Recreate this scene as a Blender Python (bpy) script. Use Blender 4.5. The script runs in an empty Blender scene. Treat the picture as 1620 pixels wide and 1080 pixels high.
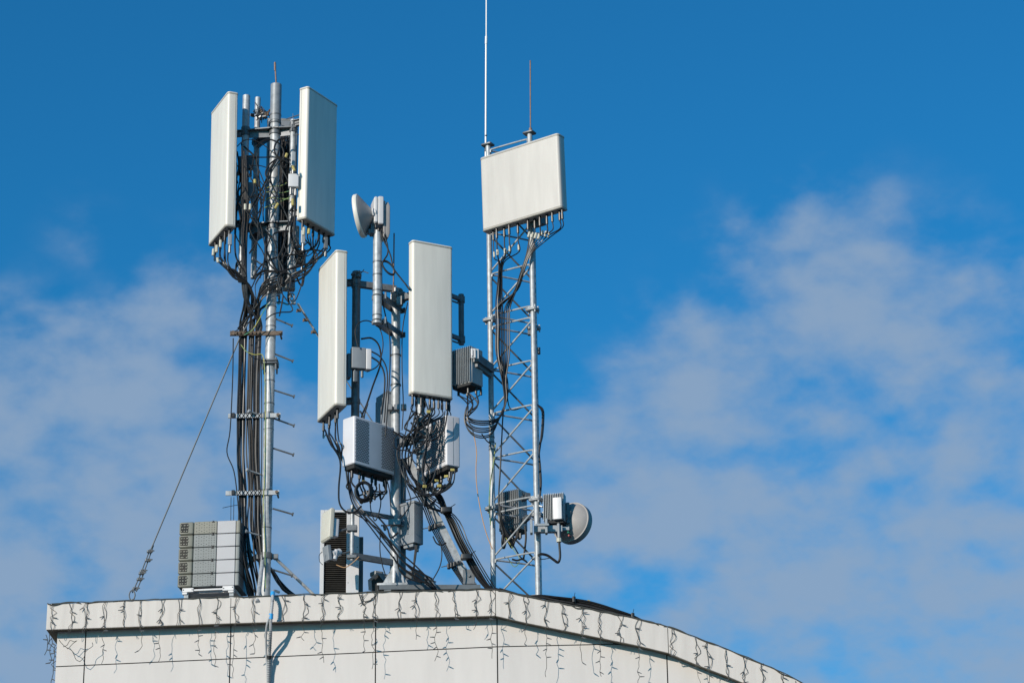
import bpy, math, random
from mathutils import Vector, Matrix
random.seed(11)
R = math.radians
sc = bpy.context.scene
col = sc.collection

# ---------------------------------------------------------------- camera
FPX = 3942.0                                   # focal length in photo pixels (1620 wide)
CAM = Vector((0, 0, 1.6))
Zc = Vector((-155, 10270, -FPX)).normalized()  # world up seen from the camera
Fc = Vector((0, 0, -1))
Yc = (Fc - Fc.dot(Zc) * Zc).normalized()
Xc = Yc.cross(Zc)
RW = Matrix((Xc, Yc, Zc))                      # camera axes -> world axes
cam = bpy.data.cameras.new('camera'); cam.sensor_width = 36; cam.lens = FPX / 1620 * 36
cam.clip_start = 0.5; cam.clip_end = 5000
co = bpy.data.objects.new('camera', cam); col.objects.link(co)
co.matrix_world = Matrix.Translation(CAM) @ RW.to_4x4()
sc.camera = co

def ray(px, py): return RW @ Vector((px - 810, 540 - py, -FPX))
def P(px, py, Y=29.0):
    d = ray(px, py); return CAM + d * ((Y - CAM.y) / d.y)

# ---------------------------------------------------------------- light
SUN = Vector((-.74, -1.0, .45)).normalized()
sun = bpy.data.lights.new('sun', 'SUN'); sun.energy = 4.3; sun.angle = R(.5); sun.color = (1, .90, .78)
so = bpy.data.objects.new('sun', sun); col.objects.link(so)
so.rotation_euler = (-SUN).to_track_quat('-Z', 'Y').to_euler(); so.location = (-10, -10, 30)

w = bpy.data.worlds.new('World'); sc.world = w; w.use_nodes = True
nt = w.node_tree; N = nt.nodes; L = nt.links; N.clear()
def nd(t, **k):
    n = N.new(t)
    for a, b in k.items(): setattr(n, a, b)
    return n
def mth(op, a, b=None, c=None, clamp=False):
    n = nd('ShaderNodeMath', operation=op, use_clamp=clamp)
    for i, v in enumerate((a, b, c)):
        if v is None: continue
        if isinstance(v, (int, float)): n.inputs[i].default_value = v
        else: L.new(v, n.inputs[i])
    return n.outputs[0]
sky = nd('ShaderNodeTexSky', sky_type='NISHITA', sun_disc=False)
sky.sun_elevation = math.asin(SUN.z); sky.sun_rotation = math.atan2(SUN.x, SUN.y) % (2 * math.pi)
sky.air_density = 1.0; sky.dust_density = .3; sky.ozone_density = 3.0
tc = nd('ShaderNodeTexCoord')
deep = nd('ShaderNodeMix', data_type='RGBA', blend_type='MULTIPLY'); deep.inputs[0].default_value = 1
L.new(sky.outputs[0], deep.inputs[6]); deep.inputs[7].default_value = (.14, .90, 1.27, 1)
# thin cloud veils, placed by direction of the sky
def blob(px, py, rad, soft):
    d = ray(px, py).normalized()
    v = nd('ShaderNodeVectorMath', operation='DISTANCE'); L.new(tc.outputs['Generated'], v.inputs[0]); v.inputs[1].default_value = d
    m = nd('ShaderNodeMapRange', interpolation_type='SMOOTHERSTEP'); L.new(v.outputs['Value'], m.inputs[0])
    m.inputs[1].default_value = (rad - soft * .5) / FPX; m.inputs[2].default_value = (rad + soft * .5) / FPX
    m.inputs[3].default_value = 1; m.inputs[4].default_value = 0
    return m.outputs[0]
BL = [(1190, 410, 60, 300, .85), (1310, 470, 160, 330, .95), (1480, 640, 260, 420, .85), (1130, 640, 170, 330, .9), (1010, 820, 200, 330, .95), (1290, 830, 260, 380, .9),
      (1330, 1020, 220, 330, .8), (1580, 960, 220, 330, .95), (1620, 500, 60, 260, .6), (1150, 950, 120, 260, 1.), (1470, 360, 40, 260, .6),
      (100, 800, 290, 380, 1.05), (300, 600, 170, 330, .9), (50, 1040, 220, 300, 1.), (620, 820, 240, 440, .95), (20, 560, 90, 260, .75), (130, 380, 30, 240, .5), (300, 470, 60, 260, .75), (480, 760, 150, 330, .9)]
acc = None
for (a, b, r_, s_, k_) in BL:
    v = mth('MULTIPLY', blob(a, b, r_, s_), k_)
    acc = v if acc is None else mth('MAXIMUM', acc, v)
mp = nd('ShaderNodeMapping'); L.new(tc.outputs['Generated'], mp.inputs[0]); mp.inputs['Scale'].default_value = (11, 11, 17); mp.inputs['Rotation'].default_value = (0, R(20), 0)
n1 = nd('ShaderNodeTexNoise'); n1.inputs['Scale'].default_value = 1.3; n1.inputs['Detail'].default_value = 9; n1.inputs['Roughness'].default_value = .52; n1.inputs['Distortion'].default_value = .25
L.new(mp.outputs[0], n1.inputs['Vector'])
n2 = nd('ShaderNodeTexNoise'); n2.inputs['Scale'].default_value = 3.6; n2.inputs['Detail'].default_value = 7; n2.inputs['Roughness'].default_value = .5
L.new(mp.outputs[0], n2.inputs['Vector'])
nn = mth('ADD', mth('MULTIPLY', n1.outputs[0], .55), mth('MULTIPLY', n2.outputs[0], .45))
cl = mth('ADD', mth('SUBTRACT', mth('MULTIPLY', acc, 1.2), .07), mth('MULTIPLY', mth('MULTIPLY', mth('SUBTRACT', nn, .52), 4.3), mth('MINIMUM', mth('MULTIPLY_ADD', acc, 2.2, .06), 1.0)))
cm = nd('ShaderNodeMapRange', interpolation_type='SMOOTHSTEP'); L.new(cl, cm.inputs[0])
cm.inputs[1].default_value = -.05; cm.inputs[2].default_value = 1.38; cm.inputs[3].default_value = 0; cm.inputs[4].default_value = .9
mx = nd('ShaderNodeMix', data_type='RGBA'); L.new(cm.outputs[0], mx.inputs[0]); L.new(deep.outputs[2], mx.inputs[6])
mx.inputs[7].default_value = (2.68, 3.78, 5.35, 1)
bg = nd('ShaderNodeBackground'); bg.inputs[1].default_value = .1
L.new(mx.outputs[2], bg.inputs[0]); ow = nd('ShaderNodeOutputWorld'); L.new(bg.outputs[0], ow.inputs[0])
sc.view_settings.view_transform = 'Standard'; sc.view_settings.look = 'None'; sc.view_settings.exposure = 0; sc.view_settings.gamma = 1

# ---------------------------------------------------------------- materials
def mat(name, c, rough=.5, metal=0, var=.0, vscale=6, streak=0, bump=0, c2=None, stretch=(1, 1, 1), spec=.5):
    m = bpy.data.materials.new(name); m.use_nodes = True; t = m.node_tree; b = t.nodes['Principled BSDF']
    b.inputs['Roughness'].default_value = rough; b.inputs['Metallic'].default_value = metal
    b.inputs['Specular IOR Level'].default_value = spec
    b.inputs['Base Color'].default_value = (*c, 1)
    if var > 0 or c2:
        g = t.nodes.new('ShaderNodeNewGeometry'); mpp = t.nodes.new('ShaderNodeMapping'); mpp.inputs['Scale'].default_value = stretch
        t.links.new(g.outputs['Position'], mpp.inputs[0])
        n = t.nodes.new('ShaderNodeTexNoise'); n.inputs['Scale'].default_value = vscale; n.inputs['Detail'].default_value = 6; n.inputs['Roughness'].default_value = .6
        t.links.new(mpp.outputs[0], n.inputs['Vector'])
        r = t.nodes.new('ShaderNodeValToRGB'); r.color_ramp.elements[0].position = .32; r.color_ramp.elements[1].position = .68
        k = c2 or tuple(x * (1 - var) for x in c)
        r.color_ramp.elements[0].color = (*k, 1); r.color_ramp.elements[1].color = (*[min(1, x * (1 + var * .3)) for x in c], 1)
        t.links.new(n.outputs[0], r.inputs[0]); t.links.new(r.outputs[0], b.inputs['Base Color'])
        if bump:
            bp = t.nodes.new('ShaderNodeBump'); bp.inputs['Strength'].default_value = bump; bp.inputs['Distance'].default_value = .01
            t.links.new(n.outputs[0], bp.inputs['Height']); t.links.new(bp.outputs[0], b.inputs['Normal'])
    return m
M = dict(
    radome=mat('radome', (.75, .71, .63), .42, 0, .09, 2.2, stretch=(5, 5, .5)),
    radome_grey=mat('radome_grey', (.575, .54, .495), .5, 0, .09, 2.2, stretch=(4, 4, .6)),
    cap=mat('cap_plastic', (.42, .39, .34), .55, 0, .2, 12),
    galv=mat('galvanised_steel', (.42, .44, .455), .48, .18, .34, 17, bump=.15),
    galvd=mat('weathered_steel', (.17, .18, .19), .5, .45, .3, 14, bump=.2),
    sleeve=mat('dull_sleeve', (.27, .29, .31), .5, .15, .25, 14),
    bolt=mat('bolt_steel', (.27, .27, .265), .4, .6, .2, 30),
    rust=mat('rusty_steel', (.16, .12, .09), .75, .2, .5, 25, c2=(.10, .07, .05)),
    black=mat('black_cable', (.013, .013, .014), .38, 0, .3, 20),
    grey_cable=mat('dusty_glint_cable', (.035, .033, .033), .42, 0, .45, 12),  # dusty grey, also painted highlights on the parapet cables
    tag=mat('tag_white', (.50, .48, .39), .6), ytag=mat('tag_yellow', (.42, .34, .10), .6),
    yelgr=mat('earth_wire', (.40, .42, .07), .5, 0, 0, 1, c2=(.05, .30, .14), vscale=9) if False else mat('earth_wire', (.45, .36, .06), .5, 0, .1, 8, c2=(.04, .26, .17)),
    orange=mat('orange_wire', (.45, .26, .13), .6),
    alu=mat('cast_aluminium', (.36, .375, .38), .45, .3, .18, 9),
    alud=mat('dull_aluminium', (.13, .145, .155), .5, .3, .2, 9),
    white=mat('white_plastic', (.62, .61, .61), .4, 0, .08, 5),
    lilac=mat('radio_shell', (.62, .61, .63), .42, 0, .07, 4),
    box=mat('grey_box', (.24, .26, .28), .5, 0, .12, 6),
    dark=mat('dark_hole', (.02, .02, .02), .8),
    clad=mat('cladding', (.60, .565, .535), .7, 0, .055, 1.6, stretch=(3, 3, .6), spec=.15),
    fascia=mat('fascia_sheet', (.60, .56, .52), .7, 0, .11, 2.2, stretch=(5, 5, .5), spec=.15),
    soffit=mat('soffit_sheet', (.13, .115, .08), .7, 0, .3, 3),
    joint=mat('joint_gap', (.05, .04, .035), .9),
    roof=mat('roof_felt', (.12, .12, .115), .9, 0, .3, 4),
    ground=mat('ground', (.088, .093, .108), .95, 0, .25, .4),
    wirel=mat('fairy_wire', (.06, .06, .052), .6), bulb=mat('fairy_bulb', (.10, .105, .11), .35),
    bezel=mat('fan_bezel', (.19, .19, .155), .5, 0, .12, 9), perf=mat('perforated_cover', (.175, .195, .195), .5, 0, .1, 9),
    cover=mat('plain_cover', (.40, .40, .415), .5, 0, .06, 5),
    coil=mat('coil', (.022, .018, .013), .7, 0, .7, 14), cream=mat('cream_metal', (.60, .57, .48), .45, 0, .1, 5),
    conduit=mat('conduit', (.42, .43, .44), .5, 0, .2, 20), blue=mat('blue_tape', (.03, .33, .68), .5),
    brownrod=mat('weathered_rod', (.24, .155, .12), .6, .2, .3, 40), whip=mat('fibreglass', (.74, .74, .72), .35, 0, .05, 5),
    dish=mat('dish_shell', (.33, .31, .295), .55, 0, .12, 7), sticker=mat('sticker', (.60, .59, .57), .5),
    green=mat('green_dot', (.02, .28, .16), .5), red=mat('red_dot', (.35, .08, .07), .5),
)
# ---------------------------------------------------------------- mesh builder
def basis(a):
    a = a.normalized(); t = Vector((0, 0, 1)) if abs(a.z) < .9 else Vector((1, 0, 0))
    u = a.cross(t).normalized(); return u, a.cross(u).normalized()
class MB:
    def __init__(s): s.v = []; s.f = []
    def ring(s, c, u, v, r, n, ph=0):
        k = len(s.v)
        for i in range(n):
            t = 2 * math.pi * i / n + ph; s.v.append(c + u * (r * math.cos(t)) + v * (r * math.sin(t)))
        return list(range(k, k + n))
    def bridge(s, a, b):
        n = len(a)
        for i in range(n): s.f.append((a[i], a[(i + 1) % n], b[(i + 1) % n], b[i]))
    def cyl(s, a, b, r, n=16, r2=None, ph=0):
        a, b = Vector(a), Vector(b); u, v = basis(b - a)
        p = s.ring(a, u, v, r, n, ph); q = s.ring(b, u, v, r if r2 is None else r2, n, ph)
        s.bridge(p, q); s.f.append(tuple(reversed(p))); s.f.append(tuple(q)); return s
    def lathe(s, c, ax, prof, n=40):
        ax = ax.normalized(); u, v = basis(ax); prev = None
        for (r, t) in prof:
            q = s.ring(c + ax * t, u, v, max(r, .0005), n)
            if prev: s.bridge(prev, q)
            else: s.f.append(tuple(reversed(q)))
            prev = q
        s.f.append(tuple(prev)); return s
    def tube(s, pts, r, n=6, smooth=5):
        pts = [Vector(p) for p in pts]
        if smooth > 1 and len(pts) > 2:
            o = []; e = [2 * pts[0] - pts[1]] + pts + [2 * pts[-1] - pts[-2]]
            for i in range(1, len(e) - 2):
                a, b, c, d = e[i - 1:i + 3]
                for j in range(smooth):
                    t = j / smooth
                    o.append(.5 * ((2 * b) + (c - a) * t + (2 * a - 5 * b + 4 * c - d) * t * t + (3 * b - a - 3 * c + d) * t ** 3))
            pts = o + [pts[-1]]
        tan = (pts[1] - pts[0]).normalized(); u, v = basis(tan); prev = None
        for i, p in enumerate(pts):
            t2 = (pts[min(i + 1, len(pts) - 1)] - pts[max(i - 1, 0)])
            if t2.length > 1e-9: tan = t2.normalized()
            u = (u - tan * u.dot(tan)).normalized(); v = tan.cross(u)
            q = s.ring(p, u, v, r, n)
            if prev: s.bridge(prev, q)
            else: s.f.append(tuple(reversed(q)))
            prev = q
        s.f.append(tuple(prev)); return s
    def bar(s, a, b, wd, ht, up=Vector((0, 0, 1))):        # rectangular bar between two points
        a, b = Vector(a), Vector(b); t = (b - a).normalized(); sd = t.cross(up)
        if sd.length < 1e-3: sd = Vector((1, 0, 0))
        sd.normalize(); u2 = sd.cross(t)
        k = len(s.v)
        for p in (a, b):
            for (i, j) in ((-1, -1), (1, -1), (1, 1), (-1, 1)): s.v.append(p + sd * (i * wd / 2) + u2 * (j * ht / 2))
        s.f += [(k, k + 1, k + 2, k + 3), (k + 7, k + 6, k + 5, k + 4)]
        for i in range(4): j = (i + 1) % 4; s.f.append((k + i, k + 4 + i, k + 4 + j, k + j))
        return s
    def prism(s, bot, h):                                    # polygon (world points) extruded by vector h
        k = len(s.v); n = len(bot); s.v += [Vector(p) for p in bot] + [Vector(p) + h for p in bot]
        s.f.append(tuple(range(k, k + n))[::-1]); s.f.append(tuple(range(k + n, k + 2 * n)))
        for i in range(n): j = (i + 1) % n; s.f.append((k + i, k + j, k + n + j, k + n + i))
        return s
    def quad(s, a, b, c, d):
        k = len(s.v); s.v += [Vector(a), Vector(b), Vector(c), Vector(d)]; s.f.append((k, k + 1, k + 2, k + 3)); return s
    def rbox(s, F, x0, x1, y0, y1, z0, z1, r=.004, rb=None, seg=3, bev=.004):  # box in frame F, rounded vertical edges (front r, back rb)
        rb = r if rb is None else rb; pts = []
        for (cx, cy, q, rr) in ((x0, y0, 2, r), (x1, y0, 3, r), (x1, y1, 0, rb), (x0, y1, 1, rb)):
            rr = max(rr, .0005)
            ccx = cx + rr if q in (2, 1) else cx - rr; ccy = cy + rr if q in (2, 3) else cy - rr
            sg = seg if rr > .006 else 1
            for i in range(sg + 1):
                t = math.pi / 2 * (q + i / sg); pts.append((ccx + rr * math.cos(t), ccy + rr * math.sin(t)))
        mx_, my_ = (x0 + x1) / 2, (y0 + y1) / 2
        bev = min(bev, (z1 - z0) * .3); prev = None
        def sh(p, k):
            dx, dy = p[0] - mx_, p[1] - my_; lx = max(abs(x1 - x0) / 2, 1e-4); ly = max(abs(y1 - y0) / 2, 1e-4)
            return (mx_ + dx * (1 - k / lx), my_ + dy * (1 - k / ly))
        for (z, k) in ((z0, bev), (z0 + bev, 0), (z1 - bev, 0), (z1, bev)):
            k = min(k, abs(x1 - x0) * .3, abs(y1 - y0) * .3)
            q0 = len(s.v)
            for p in pts: a, b = sh(p, k); s.v.append(F(a, b, z))
            q = list(range(q0, q0 + len(pts)))
            if prev: s.bridge(prev, q)
            else: s.f.append(tuple(reversed(q)))
            prev = q
        s.f.append(tuple(prev)); return s
    def build(s, name, m, parent=None, origin=None, sharp=32, **props):
        me = bpy.data.meshes.new(name)
        if parent is not None: og = parent['_o']; og = Vector(og)
        else: og = Vector(origin) if origin is not None else Vector((sum(v.x for v in s.v) / len(s.v), sum(v.y for v in s.v) / len(s.v), min(v.z for v in s.v)))
        me.from_pydata([v - og for v in s.v], [], s.f); me.validate()
        me.materials.append(M[m] if isinstance(m, str) else m)
        for p in me.polygons: p.use_smooth = True
        me.set_sharp_from_angle(angle=R(sharp))
        o = bpy.data.objects.new(name, me); col.objects.link(o); o['_o'] = list(og)
        if parent is not None: o.parent = parent
        else: o.location = og
        for a, b in props.items(): o[a] = b
        return o
def each(mb, name, m, parent):       # one object for every separate piece of the mesh
    par = list(range(len(mb.v)))
    def find(i):
        while par[i] != i: par[i] = par[par[i]]; i = par[i]
        return i
    for f in mb.f:
        r0 = find(f[0])
        for i in f[1:]: par[find(i)] = r0
    out = {}
    for f in mb.f: out.setdefault(find(f[0]), []).append(f)
    obs = []
    for fs in out.values():
        ix = sorted({i for f in fs for i in f}); mp_ = {i: k for k, i in enumerate(ix)}
        nb = MB(); nb.v = [mb.v[i] for i in ix]; nb.f = [tuple(mp_[i] for i in f) for f in fs]; obs.append(nb.build(name, m, parent))
    return obs
def fr(o, a=0, tilt=0):      # local frame: x along the front (right), y into depth, z up; a>0 right end recedes; tilt>0 leans the top forward
    ca, sa = math.cos(R(a)), math.sin(R(a)); X = Vector((ca, sa, 0)); Y = Vector((-sa, ca, 0)); Z = Vector((0, 0, 1))
    if tilt:
        q = Matrix.Rotation(R(tilt), 3, X); Y = q @ Y; Z = q @ Z
    o = Vector(o)
    f = lambda x, y, z: o + X * x + Y * y + Z * z
    return f
def thing(name, label, cat, loc, group=None):
    o = bpy.data.objects.new(name, None); col.objects.link(o); o.location = loc; o['_o'] = list(loc); o.empty_display_size = .1
    o['label'] = label; o['category'] = cat
    if group: o['group'] = group
    return o
def solo(mb, name, m, label, cat, group=None, **k):
    o = mb.build(name, m, **k); o['label'] = label; o['category'] = cat
    if group: o['group'] = group
    return o
def path(pts, Y):
    return [p if isinstance(p, Vector) else P(p[0], p[1], p[2] if len(p) > 2 else Y) for p in pts]
def cable(pts, Y, r, label, group=None, m='black', cat='cable', name='cable', tags=(), tagm='tag', n=6):
    pp = path(pts, Y)
    o = solo(MB().tube(pp, r, n), name, m, label, cat, group, origin=pp[0])
    for (p, q) in tags:
        MB().cyl(p, q, r * 1.9, 8).build('cable_tag', tagm, o)
    return o

# ---------------------------------------------------------------- building
C0 = P(783, 932, 28.0)
KL, KR = math.tan(R(7)), math.tan(R(1.8))
def Yf(X): return 28.0 + (C0.x - X) * (KL if X < C0.x else KR)
def onf(px, py, off=0.0):              # point of the fascia plane (moved back by off) behind a photo pixel
    d = ray(px, py); k = KL if px < 783 else KR
    # 28+off + (C0.x - X)*k = Y
    t = (28.0 + off + (C0.x - CAM.x) * k - CAM.y) / (d.y + d.x * k); return CAM + d * t
prof = [(p.x, p.z) for p in (onf(*q) for q in ((75, 955), (365, 944.5), (594, 937), (783, 932), (831, 943), (891, 955), (948, 966.5), (1007, 978.5), (1055, 990), (1099, 1008), (1147, 1026), (1200, 1048), (1233, 1061), (1268, 1080), (1330, 1118), (1400, 1166), (1500, 1240), (1600, 1330)))]
XL = prof[0][0]; XR = prof[-1][0]
def ztop(X):
    if X <= prof[0][0]: return prof[0][1]
    for (a, b) in zip(prof, prof[1:]):
        if X <= b[0]: return a[1] + (b[1] - a[1]) * (X - a[0]) / (b[0] - a[0])
    return prof[-1][1]
FH = onf(783, 932).z - onf(783, 973).z
SB = .175; BACK = 11.0
XW = onf(89, 1040, SB).x
zj = onf(594, 1031, SB).z
zj2 = zj - 1.25
fj = [onf(x, 960).x for x in (138, 365, 594, 784, 1055)]
wj = [onf(x, 1040, SB).x for x in (134, 364, 594, 787, 1055, 1330)]
bld = thing('office_building', 'white metal clad building with an overhanging parapet that arches down to the right', 'building', (C0.x, 28.3, 0))
def xs(a, b, js, gap, step=.12):
    out = []; cuts = [a] + [j for j in js if a < j < b] + [b]
    for i in range(len(cuts) - 1):
        l = cuts[i] + (gap / 2 if i else 0); r = cuts[i + 1] - (gap / 2 if i < len(cuts) - 2 else 0)
        n = max(1, int((r - l) / step)); ks = sorted(set([l + (r - l) * k / n for k in range(n + 1)] + [p[0] for p in prof if l < p[0] < r]))
        out += list(zip(ks, ks[1:]))
    return out
fa = MB(); so_ = MB(); cap_ = MB(); bk = MB()
for (a, b) in xs(XL, XR, fj, .007):
    A, B = Vector((a, Yf(a), ztop(a))), Vector((b, Yf(b), ztop(b))); dz = Vector((0, 0, -FH))
    fa.quad(A + dz, B + dz, B, A); fa.quad(A, B, B + Vector((0, .22, 0)), A + Vector((0, .22, 0)))
    fa.quad(A + dz, A + dz + Vector((0, .03, 0)), B + dz + Vector((0, .03, 0)), B + dz)
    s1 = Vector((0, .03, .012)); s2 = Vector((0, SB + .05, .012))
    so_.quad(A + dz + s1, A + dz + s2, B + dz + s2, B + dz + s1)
for (a, b) in xs(XL, XR, [], 0):
    A, B = Vector((a, Yf(a) + .025, ztop(a) - .01)), Vector((b, Yf(b) + .025, ztop(b) - .01)); dz = Vector((0, 0, -FH + .02)); bk.quad(A + dz, B + dz, B, A)
    A2, B2 = Vector((a, Yf(a) + .22, ztop(a))), Vector((b, Yf(b) + .22, ztop(b)))
    cap_.quad(A2 - Vector((0, 0, .10)), B2 - Vector((0, 0, .10)), Vector((b, Yf(b) + BACK, ztop(b) - .1)), Vector((a, Yf(a) + BACK, ztop(a) - .1)))
    fa.quad(B2 - Vector((0, 0, .1)), A2 - Vector((0, 0, .1)), A2, B2)
# left return of the parapet, its soffit and the side wall
yl = Yf(XL); zt = ztop(XL)
fa.quad((XL, yl + BACK, zt - FH), (XL, yl, zt - FH), (XL, yl, zt), (XL, yl + BACK, zt))
fa.quad((XL, yl, zt), (XL + .2, yl, zt), (XL + .2, yl + BACK, zt), (XL, yl + BACK, zt))
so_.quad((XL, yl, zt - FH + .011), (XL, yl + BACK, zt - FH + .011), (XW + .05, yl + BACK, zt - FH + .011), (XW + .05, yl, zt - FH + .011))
wl = MB(); gapz = .012
def soff(X): return ztop(X) - FH + .012
for (z0, z1) in ((zj + gapz / 2, 99), (zj2 + gapz / 2, zj - gapz / 2), (zj2 - 1.4, zj2 - gapz / 2), (zj2 - 2.8, zj2 - 1.41), (0, zj2 - 2.81)):
    for (a, b) in xs(XW, XR - .3, wj, .014):
        ta, tb = min(z1, soff(a)), min(z1, soff(b))
        if ta <= z0 or tb <= z0: continue
        wl.quad((a, Yf(a) + SB, z0), (b, Yf(b) + SB, z0), (b, Yf(b) + SB, tb), (a, Yf(a) + SB, ta))
for (a, b) in xs(XW, XR - .3, [], 0):
    bk.quad((a, Yf(a) + SB + .015, 0), (b, Yf(b) + SB + .015, 0), (b, Yf(b) + SB + .015, soff(b)), (a, Yf(a) + SB + .015, soff(a)))
ya = Yf(XW) + SB
wl.quad((XW, ya + BACK - SB, 0), (XW, ya, 0), (XW, ya, zt - FH + .01), (XW, ya + BACK - SB, zt - FH + .01))
xr = XR - .3; wl.quad((xr, Yf(xr) + SB, 0), (xr, Yf(xr) + BACK, 0), (xr, Yf(xr) + BACK, soff(xr)), (xr, Yf(xr) + SB, soff(xr)))
for (a, b) in xs(XW, XR - .3, [], 0, .5):
    wl.quad((b, Yf(b) + BACK, 0), (a, Yf(a) + BACK, 0), (a, Yf(a) + BACK, ztop(a) - .1), (b, Yf(b) + BACK, ztop(b) - .1))
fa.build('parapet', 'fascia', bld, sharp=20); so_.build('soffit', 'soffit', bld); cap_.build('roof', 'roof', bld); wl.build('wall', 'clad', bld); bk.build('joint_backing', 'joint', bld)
g = MB(); g.quad((-600, -600, 0), (600, -600, 0), (600, 900, 0), (-600, 900, 0)); go = g.build('ground', 'ground', origin=(0, 0, 0)); go['kind'] = 'structure'
ZR = zt - .1                                # roof level under the masts
def foot(px, py, Y):                         # point straight below, on the roof
    p = P(px, py, Y); return Vector((p.x, p.y, ztop(p.x) - .1))

# ---------------------------------------------------------------- builders for antennas and radios
def panel_antenna(label, near, Y, a, w_, d_, h_, tilt=0, mats='radome', conns=(), r=.035, rb=.02, seam=True, name='panel_antenna', cat='antenna', group='tall panel antennas', capm='cap', clen=.07):
    pt = P(*near, Y); f0 = fr(pt, a, tilt)
    if a < 0: F = lambda x, y, z: f0(x - w_, y, z)
    else: F = f0
    t = thing(name, label, cat, F(w_ / 2, d_ / 2, 0), group)
    MB().rbox(F, 0, w_, 0, d_, .012, h_ - .012, r, rb, 5, .006).build('radome', mats, t)
    MB().rbox(F, -.003, w_ + .003, -.003, d_ + .003, h_ - .014, h_ + .008, r, rb, 5, .008).build('end_cap', mats, t)
    MB().rbox(F, -.003, w_ + .003, -.003, d_ + .003, -.012, .014, r, rb, 5, .008).build('end_cap', capm, t)
    MB().rbox(F, -.0045, w_ + .0045, -.0045, d_ + .0045, h_ - .022, h_ - .012, r, rb, 5, .001).build('cap_joint', 'cap', t)
    if seam:
        s = MB(); y_ = d_ * .72
        s.rbox(F, -.0035, w_ + .0035, y_, y_ + .006, .02, h_ - .02, .002)
        s.build('seam', 'cap', t)
    outs = []
    for (fx, fy) in conns:
        x, y = fx * w_, fy * d_
        c = MB().cyl(F(x, y, -.005), F(x, y, -.028), .019, 10).cyl(F(x, y, -.028), F(x, y, -clen), .0135, 8)
        co_ = c.build('connector', 'black', t)
        MB().cyl(F(x, y, -clen), F(x, y, -clen - .07), .017, 8).build('boot', 'black', co_)
        outs.append(F(x, y, -clen - .06))
    return t, F, outs
def dots(F, pts, r, n=6, axis='y', off=-.0015):        # small dark holes on the y=0 face
    mb = MB()
    for (x, z) in pts:
        k = len(mb.v)
        for i in range(n):
            t = 2 * math.pi * i / n
            mb.v.append(F(x + r * math.cos(t), off, z + r * math.sin(t)))
        mb.f.append(tuple(range(k, k + n)))
    return mb
def side_bracket(t, F, x, y, z, target, r=.03):        # clamp from a point of the antenna's back to its pipe
    p = F(x, y, z); q = Vector((target.x, target.y, p.z))
    b = MB().bar(p, q, .05, .06).bar(p + Vector((0, 0, .04)), q + Vector((0, 0, .04)), .10, .008)
    b.cyl(q - Vector((0, 0, .03)), q + Vector((0, 0, .03)), r, 12)
    return b.build('bracket', 'galvd', t)

# ================================================================ LEFT MAST
Y1 = 29.0
top1 = P(437, 135, Y1); base1 = Vector((top1.x, top1.y, ZR))
m1 = thing('antenna_mast', 'tall galvanised steel mast on the left with step bolts and three antenna pipes', 'mast', base1, 'steel masts on the roof')
X1 = top1.x
def z1(y): return P(430, y, Y1).z
MB().cyl(base1, top1, .064, 28).build('pole', 'galv', m1)
MB().cyl(Vector((X1, Y1, z1(192))), top1 + Vector((0, 0, .003)), .072, 28).build('pole_sleeve', 'sleeve', m1)
MB().cyl(top1, P(435, 99, Y1), .010, 8).cyl(P(435.3, 112, Y1), P(435, 99, Y1), .014, 8).build('lightning_rod', 'brownrod', m1)
b = MB()
for y, r_, h_ in ((184, .076, .02), (196, .076, .02), (385, .067, .02), (402, .067, .02), (487, .067, .014), (518, .067, .014), (604, .067, .016), (640, .067, .016), (680, .066, .01), (836, .067, .014)):
    b.cyl((X1, Y1, z1(y)), (X1, Y1, z1(y) + h_), r_, 24)
each(b, 'strap', 'galvd', m1)
for y in (657, 779): MB().cyl((X1, Y1, z1(y) - .03), (X1, Y1, z1(y) + .035), .069, 24).build('clamp_band', 'galvd', m1)
# bolted flange
b = MB()
for dz in (-.012, .022): b.rbox(fr((X1, Y1, z1(577) + dz)), -.105, .105, -.105, .105, 0, .022, .02)
for dx in (-.08, .08):
    for dy in (-.08, .08): b.cyl((X1 + dx, Y1 + dy, z1(577) - .09), (X1 + dx, Y1 + dy, z1(577) + .07), .012, 6)
b.build('flange', 'galvd', m1)
# step bolts
for (a_, b_) in (((438, 561), (463, 571)), ((437, 618), (465, 627)), ((437, 663), (465, 673)), ((436, 710), (464, 719)), ((435, 805), (463, 813)), ((433, 901), (462, 910)),
                 ((422, 661), (394, 650)), ((421, 753), (391, 743)), ((419, 849), (389, 840)), ((421, 423), (400, 409)), ((438, 505), (462, 515))):
    dY = .05 if b_[0] > a_[0] else -.15
    p, q = P(*a_, Y1), P(*b_, Y1 + dY); d = (q - p).normalized()
    MB().cyl(p - d * .03, q, .0115, 8).cyl(q - d * .008, q + d * .010, .024, 8).build('step_bolt', 'galvd' if dY > 0 else 'galv', m1)
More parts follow.
